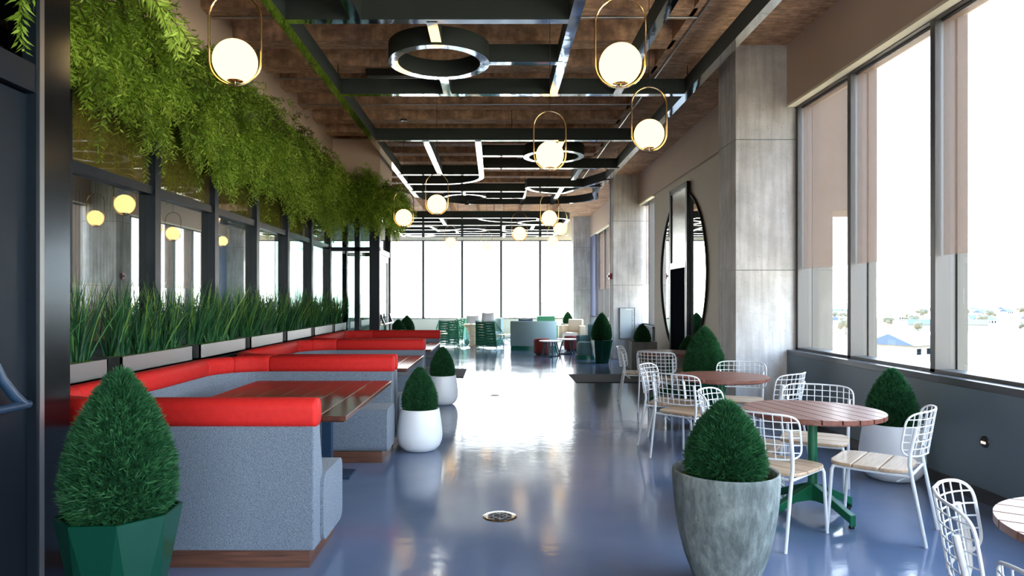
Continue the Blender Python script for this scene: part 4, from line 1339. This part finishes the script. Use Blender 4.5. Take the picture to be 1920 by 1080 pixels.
so = curved_sofa('curved_sofa', .92, 92, .88, .42, M['seafoam'], M['tealbase'], .50)
so.location = (1.18, 21.6, 0); so.rotation_euler = (0, 0, 0)
tag(so, 'curved seafoam sofa with its back to the viewer, behind the red pouf', 'sofa', 'seafoam sofas')
so2 = copy_tree(so); so2.location = (-.55, 24.2, 0); so2.rotation_euler = (0, 0, math.radians(180))
so2.location = (-.40, 23.6, 0)
tag(so2, 'curved seafoam sofa facing the viewer before the end windows', 'sofa', 'seafoam sofas')
make_cushion((-.25, 24.28, .86), 0, M['cushion'], 'grey cushion standing tall on the far seafoam sofa')
make_cushion((-.78, 24.20, .76), .3, M['cushion'], 'grey cushion at the left end of the far seafoam sofa')
make_cushion((.95, 21.0, .73), .1, M['navycushion'], 'navy cushion showing over the near seafoam sofa back')

def make_ropechair():
    o = empty('rope_armchair')
    f = MB()
    pts = [(-.34, -.30, .03), (-.30, -.42, .88), (.30, -.42, .88), (.34, -.30, .03)]
    f.tube(pts, .014, 8)
    for sg in (-1, 1):
        f.tube([(sg * .30, -.42, .88), (sg * .38, -.05, .62), (sg * .36, .33, .40), (sg * .34, .32, 0)], .013, 8)
        f.tube([(sg * .33, -.32, .20), (sg * .36, .30, .36)], .012, 8)
        f.tube([(sg * .31, -.36, .02), (sg * .25, -.20, 0)], .012, 8)
    f.tube([(-.36, .33, .40), (.36, .33, .40)], .013, 8)
    f.tube([(-.34, -.30, .10), (.34, -.30, .10)], .012, 8)
    f.build('frame', M['rope'], o)
    r = MB()
    n = 34
    for k in range(n):
        t = (k + .5) / n
        z = .12 + .74 * t; y_ = -.31 - .11 * t; w_ = .335 - .035 * t
        wob = .010 * math.sin(k * 1.7)
        r.tube([(-w_, y_, z), (-w_ * .3, y_ - .02, z + wob), (w_ * .3, y_ - .02, z - wob), (w_, y_, z)], .0115, 6)
    for sg in (-1, 1):
        for k in range(12):
            t = (k + .5) / 12
            r.tube([(sg * (.335 - .03 * t), -.31 - .10 * t, .2 + .62 * t), (sg * .37, .05 - .05 * t, .36 + .26 * t)], .010, 6)
    r.build('rope_weave', M['rope'], o)
    MB().sweep([(0, -.30), (0, .32)], rr_profile(.62, .36, .44, .03, 3), smooth=True).build('seat', M['cream'], o)
    return o
RC = Repeat(make_ropechair)
RG = 'green rope armchairs'
RC((-1.52, 22.1, 0), .12, 'bright green rope armchair past the end of the farthest booth', 'armchair', RG)
RC((-1.56, 23.9, 0), 1.2, 'green rope armchair tucked behind the one by the farthest booth', 'armchair', RG)
RC((-.16, 21.2, 0), -.35, 'darker green rope armchair in the middle of the lounge', 'armchair', RG)
hb = empty('high_back_chair', (1.88, 24.5, 0), .1, 'green high back chair showing behind the curved sofa', 'chair')
MB().box(-.33, .33, .25, .33, .1, .94).build('backrest', M['rope'], hb, bevel=.03)
MB().box(-.33, -.25, -.30, .30, .1, .62).box(.25, .33, -.3, .3, .1, .62).build('arm', M['rope'], hb, bevel=.02)
MB().box(-.25, .25, -.3, .25, .2, .44).build('seat', M['cream'], hb, bevel=.03)
for sx in (-1, 1):
    for sy in (-1, 1):
        MB().cyl((sx * .28, sy * .26, 0), (sx * .28, sy * .26, .12), .018, 10).build('leg', M['legdark'], hb)

ws = empty('wicker_table', (-.70, 22.35, 0), 0, 'flared pale wicker side table among the rope armchairs', 'table')
pr = [(.16, 0), (.14, .12), (.14, .34), (.18, .5), (.30, .66), (.33, .70), (.33, .73), (0, .73)]
MB().lathe(pr, n=36).build('body', M['wicker'], ws)
b = MB()
for z, r in ((.06, .155), (.2, .145), (.34, .147), (.48, .18), (.6, .255)):
    b.tube([(r * math.cos(2 * PI * k / 32), r * math.sin(2 * PI * k / 32), z) for k in range(32)], .008, 6, closed=True)
b.build('woven_band', M['wicker'], ws)
fs_ = empty('footstool', (.42, 22.3, 0), .4, 'low folding footstool before the darker rope armchair', 'stool')
MB().box(-.24, .24, -.18, .18, .34, .40).build('seat', M['cream'], fs_, bevel=.015)
for sx in (-1, 1):
    MB().tube([(sx * .22, -.2, 0), (sx * .22, .16, .35)], .014, 8).tube([(sx * .20, .2, 0), (sx * .20, -.16, .35)], .014, 8).build('leg', M['legdark'], fs_)

wl = empty('wicker_lounge_chair', (2.64, 23.3, 0), 2.6, 'pale wicker lounge chair lit by sun near the far corner', 'armchair')
MB().sweep(arc(0, 0, .40, math.radians(-210), math.radians(30), 18), rr_profile(.10, .08, .66, .04, 4), smooth=True).build('shell', M['wicker'], wl, angle=60)
MB().lathe([(0, 0), (.33, 0), (.33, .1), (0, .1)], n=32).build('plinth', M['wicker'], wl)
MB().lathe([(0, .1), (.34, .1), (.36, .14), (.36, .36), (.33, .42), (0, .43)], n=32).build('seat', M['cream'], wl)
MB().sweep([(-.25, -.30), (.25, -.30)], rr_profile(.16, .40, .86, .07, 4), smooth=True).build('back_pillow', M['cream'], wl, angle=60)

def make_pouf():
    o = empty('pouf')
    MB().lathe([(0, .03), (.20, .03), (.225, .05), (.235, .10), (.235, .38), (.222, .43), (.19, .455), (0, .46)], n=40).build('body', M['pouf'], o)
    MB().lathe([(0, 0), (.17, 0), (.17, .035)], n=32).build('plinth', M['black'], o)
    return o
PF = Repeat(make_pouf)
PF((1.31, 19.0, 0), 0, 'brick red pouf behind the white side table', 'pouf', 'brick red poufs')
PF((2.30, 20.4, 0), 0, 'brick red pouf half hidden by the teal armchair', 'pouf', 'brick red poufs')

def make_sidetable():
    o = empty('side_table')
    MB().lathe([(0, .405), (.30, .405), (.315, .415), (.315, .43), (0, .43)], n=44).build('table_top', M['tablewhite'], o)
    for k in range(3):
        a = 2 * PI * k / 3 + .45
        c, s_ = math.cos(a), math.sin(a)
        b = MB()
        p0 = Vector((.14 * c, .14 * s_, .405)); p1 = Vector((.26 * c, .26 * s_, .012))
        for off in (-.045, .045):
            q = Vector((-s_ * off, c * off, 0))
            b.tube([p0 + q, p1 + q], .018, 8)
        b.tube([p1 + Vector((-s_ * .045, c * .045, 0)), p1 - Vector((-s_ * .045, c * .045, 0))], .012, 8)
        b.build('leg', M['legdark'], o)
    b = MB()
    pts = [(.26 * math.cos(2 * PI * k / 3 + .45), .26 * math.sin(2 * PI * k / 3 + .45), .012) for k in range(3)]
    b.tube(pts, .012, 8, closed=True)
    b.build('base_ring', M['legdark'], o)
    return o
ST = Repeat(make_sidetable)
ST((1.50, 18.35, 0), 0, 'round white side table in front of the red pouf', 'table', 'white side tables')
ST((2.06, 19.2, 0), .5, 'round white side table peeking out beside the teal armchair', 'table', 'white side tables')

ta = empty('tub_armchair', (2.42, 17.65, 0), math.radians(115), 'teal tub armchair behind the faceted planter by the sign column', 'armchair')
MB().sweep(arc(0, 0, .34, math.radians(-200), math.radians(20), 18), rr_profile(.13, .10, .60, .05, 4), smooth=True).build('arm_shell', M['teal'], ta, angle=60)
MB().sweep(arc(0, 0, .33, math.radians(-150), math.radians(-30), 12), rr_profile(.13, .40, .88, .05, 4), smooth=True).build('backrest', M['teal'], ta, angle=60)
MB().lathe([(0, .1), (.29, .1), (.30, .14), (.30, .38), (.27, .44), (0, .45)], n=32).build('seat', M['teal'], ta)
MB().lathe([(0, 0), (.34, 0), (.34, .11), (0, .11)], n=32).build('plinth', M['tealbase'], ta)
lb = empty('tub_armchair', (3.15, 19.4, 0), math.radians(100), 'light blue tub armchair behind the topiary by the sign column', 'armchair')
MB().sweep(arc(0, 0, .36, math.radians(-200), math.radians(20), 18), rr_profile(.13, .10, .86, .05, 4), smooth=True).build('shell', M['seafoam'], lb, angle=60)
MB().lathe([(0, .1), (.29, .1), (.30, .14), (.30, .38), (.27, .44), (0, .45)], n=32).build('seat', M['seafoam'], lb)
MB().lathe([(0, 0), (.36, 0), (.36, .11), (0, .11)], n=32).build('plinth', M['tealbase'], lb)

# ------------------------------------------------------------------ outside
ZG = -14.0
gr = MB().box(-2500, 2500, -2500, 3500, ZG - 1, ZG)
tag(gr.build('ground', M['ground']), 'pale dry land stretching to the horizon', 'ground', kind='structure')
def strip(x0, y0, x1, y1, w_, z):
    d = Vector((x1 - x0, y1 - y0)).normalized(); p = Vector((-d.y, d.x)) * w_ / 2
    return MB().prism([(x0 + p.x, y0 + p.y), (x0 - p.x, y0 - p.y), (x1 - p.x, y1 - p.y), (x1 + p.x, y1 + p.y)], ZG, ZG + z)
tag(strip(60, 420, 420, 240, 9, .25).build('road', M['road']), 'grey road crossing the dry land outside', 'road', kind='structure')
tag(strip(90, 600, 620, 380, 8, .25).build('road', M['road']), 'farther grey road across the plain', 'road', kind='structure')
def make_house():
    o = empty('house')
    MB().box(-5, 5, -4, 4, 0, 3.2).build('walls', M['housewall'], o)
    MB().add([(-5.5, -4.6, 3.1), (5.5, -4.6, 3.1), (5.5, 4.6, 3.1), (-5.5, 4.6, 3.1), (-5.5, 0, 5.6), (5.5, 0, 5.6)],
             [(0, 1, 5, 4), (2, 3, 4, 5), (0, 4, 3), (1, 2, 5), (0, 3, 2, 1)]).build('roof', M['houseroof'], o)
    b = MB()
    for xx in (-3, 0, 3): b.box(xx - .6, xx + .6, -4.03, -3.98, 1, 2.3)
    b.build('window', M['panelblack'], o)
    return o
HS = Repeat(make_house)
rnd = random.Random(5)
TAKEN = [(112, 186, 14)]
def spot(d0, d1, r):
    while True:
        d = rnd.uniform(d0, d1); x_ = (rnd.uniform(1545, 1925) - 928) * d / 1280
        if all((x_ - a) ** 2 + (d - b) ** 2 > (r + c) ** 2 for a, b, c in TAKEN):
            TAKEN.append((x_, d, r)); return x_, d
for k in range(26):
    x_, d = spot(330, 950, 9)
    HS((x_, d, ZG), rnd.uniform(0, 3), 'distant house on the hazy plain outside', 'house', 'distant houses')
HS((112, 186, ZG), .5, 'low building with blue grey roof just outside the near windows', 'building', 'near building', (1.5, 1.5, 1.15))
def make_tree():
    o = empty('tree')
    MB().cyl((0, 0, 0), (0, 0, 3), .25, 8, r2=.15).build('trunk', M['bark'], o)
    b = MB()
    rr = random.Random(3)
    for k in range(9):
        c = (rr.uniform(-1.6, 1.6), rr.uniform(-1.6, 1.6), rr.uniform(2.6, 5.5)); r = rr.uniform(.9, 1.7)
        prof = [(r * math.sin(PI * i / 7) * rr.uniform(.85, 1.1), -r * math.cos(PI * i / 7)) for i in range(8)]
        b.lathe(prof, c, 9)
    b.build('crown', M['treecrown'], o)
    return o
TR = Repeat(make_tree)
for k in range(42):
    s_ = rnd.uniform(.7, 1.35)
    x_, d = spot(300, 850, 3.4 * s_)
    TR((x_, d, ZG), rnd.uniform(0, 6), 'bare brownish tree on the plain outside', 'tree', 'distant trees', (s_, s_, s_))

# ------------------------------------------------------------------ light
wd = bpy.data.worlds.new('world'); bpy.context.scene.world = wd; wd.use_nodes = True
wn = wd.node_tree; wn.nodes.clear()
wo = wn.nodes.new('ShaderNodeOutputWorld'); bg = wn.nodes.new('ShaderNodeBackground')
tcw = wn.nodes.new('ShaderNodeTexCoord'); sx = wn.nodes.new('ShaderNodeSeparateXYZ')
rw = wn.nodes.new('ShaderNodeValToRGB')
rw.color_ramp.elements[0].position = 0.0; rw.color_ramp.elements[0].color = (1.0, 0.985, 0.96, 1)
rw.color_ramp.elements[1].position = 0.6; rw.color_ramp.elements[1].color = (0.50, 0.68, 1.0, 1)
wn.links.new(tcw.outputs['Generated'], sx.inputs[0]); wn.links.new(sx.outputs['Z'], rw.inputs[0])
wn.links.new(rw.outputs[0], bg.inputs[0]); bg.inputs[1].default_value = 4.6
wn.links.new(bg.outputs[0], wo.inputs[0])

sl_ = bpy.data.lights.new('sun', 'SUN'); sl_.energy = 26.0; sl_.angle = math.radians(.6); sl_.color = (1.0, .93, .82)
so_ = bpy.data.objects.new('sun', sl_); COL.objects.link(so_)
dirv = Vector((.10, -1.0, -.55))
so_.rotation_euler = dirv.to_track_quat('-Z', 'Y').to_euler()

def portal(loc, rot, sx_, sy_):
    l = bpy.data.lights.new('window_portal', 'AREA'); l.shape = 'RECTANGLE'; l.size = sx_; l.size_y = sy_
    l.cycles.is_portal = True
    o = bpy.data.objects.new('window_portal', l); COL.objects.link(o); o.location = loc; o.rotation_euler = rot
portal((4.0, 1.8, 2.44), (0, PI / 2, 0), 3.06, 13.4)
portal((4.0, 22.3, 2.44), (0, PI / 2, 0), 3.06, 8.2)
portal((4.0, 16.75, 2.44), (0, PI / 2, 0), 3.06, 1.5)
portal((-2.95, YF + .22, 2.37), (-PI / 2, 0, 0), 12.5, 3.2)

portal((.75, YB - .2, 2.35), (PI / 2, 0, 0), 5.8, 3.1)  # portal of the added rear glazing
sc = bpy.context.scene
sc.view_settings.view_transform = 'Standard'; sc.view_settings.look = 'None'; sc.view_settings.gamma = 1.0
sc.view_settings.use_curve_mapping = False
sc.view_settings.exposure = 1.55
cy = sc.cycles
cy.use_denoising = True
try: cy.denoiser = 'OPENIMAGEDENOISE'
except Exception: pass
cy.max_bounces = 9; cy.diffuse_bounces = 5; cy.glossy_bounces = 5; cy.transmission_bounces = 6; cy.transparent_max_bounces = 24
cy.caustics_reflective = False; cy.caustics_refractive = False
cy.sample_clamp_indirect = 6.0
cy.blur_glossy = 0.6
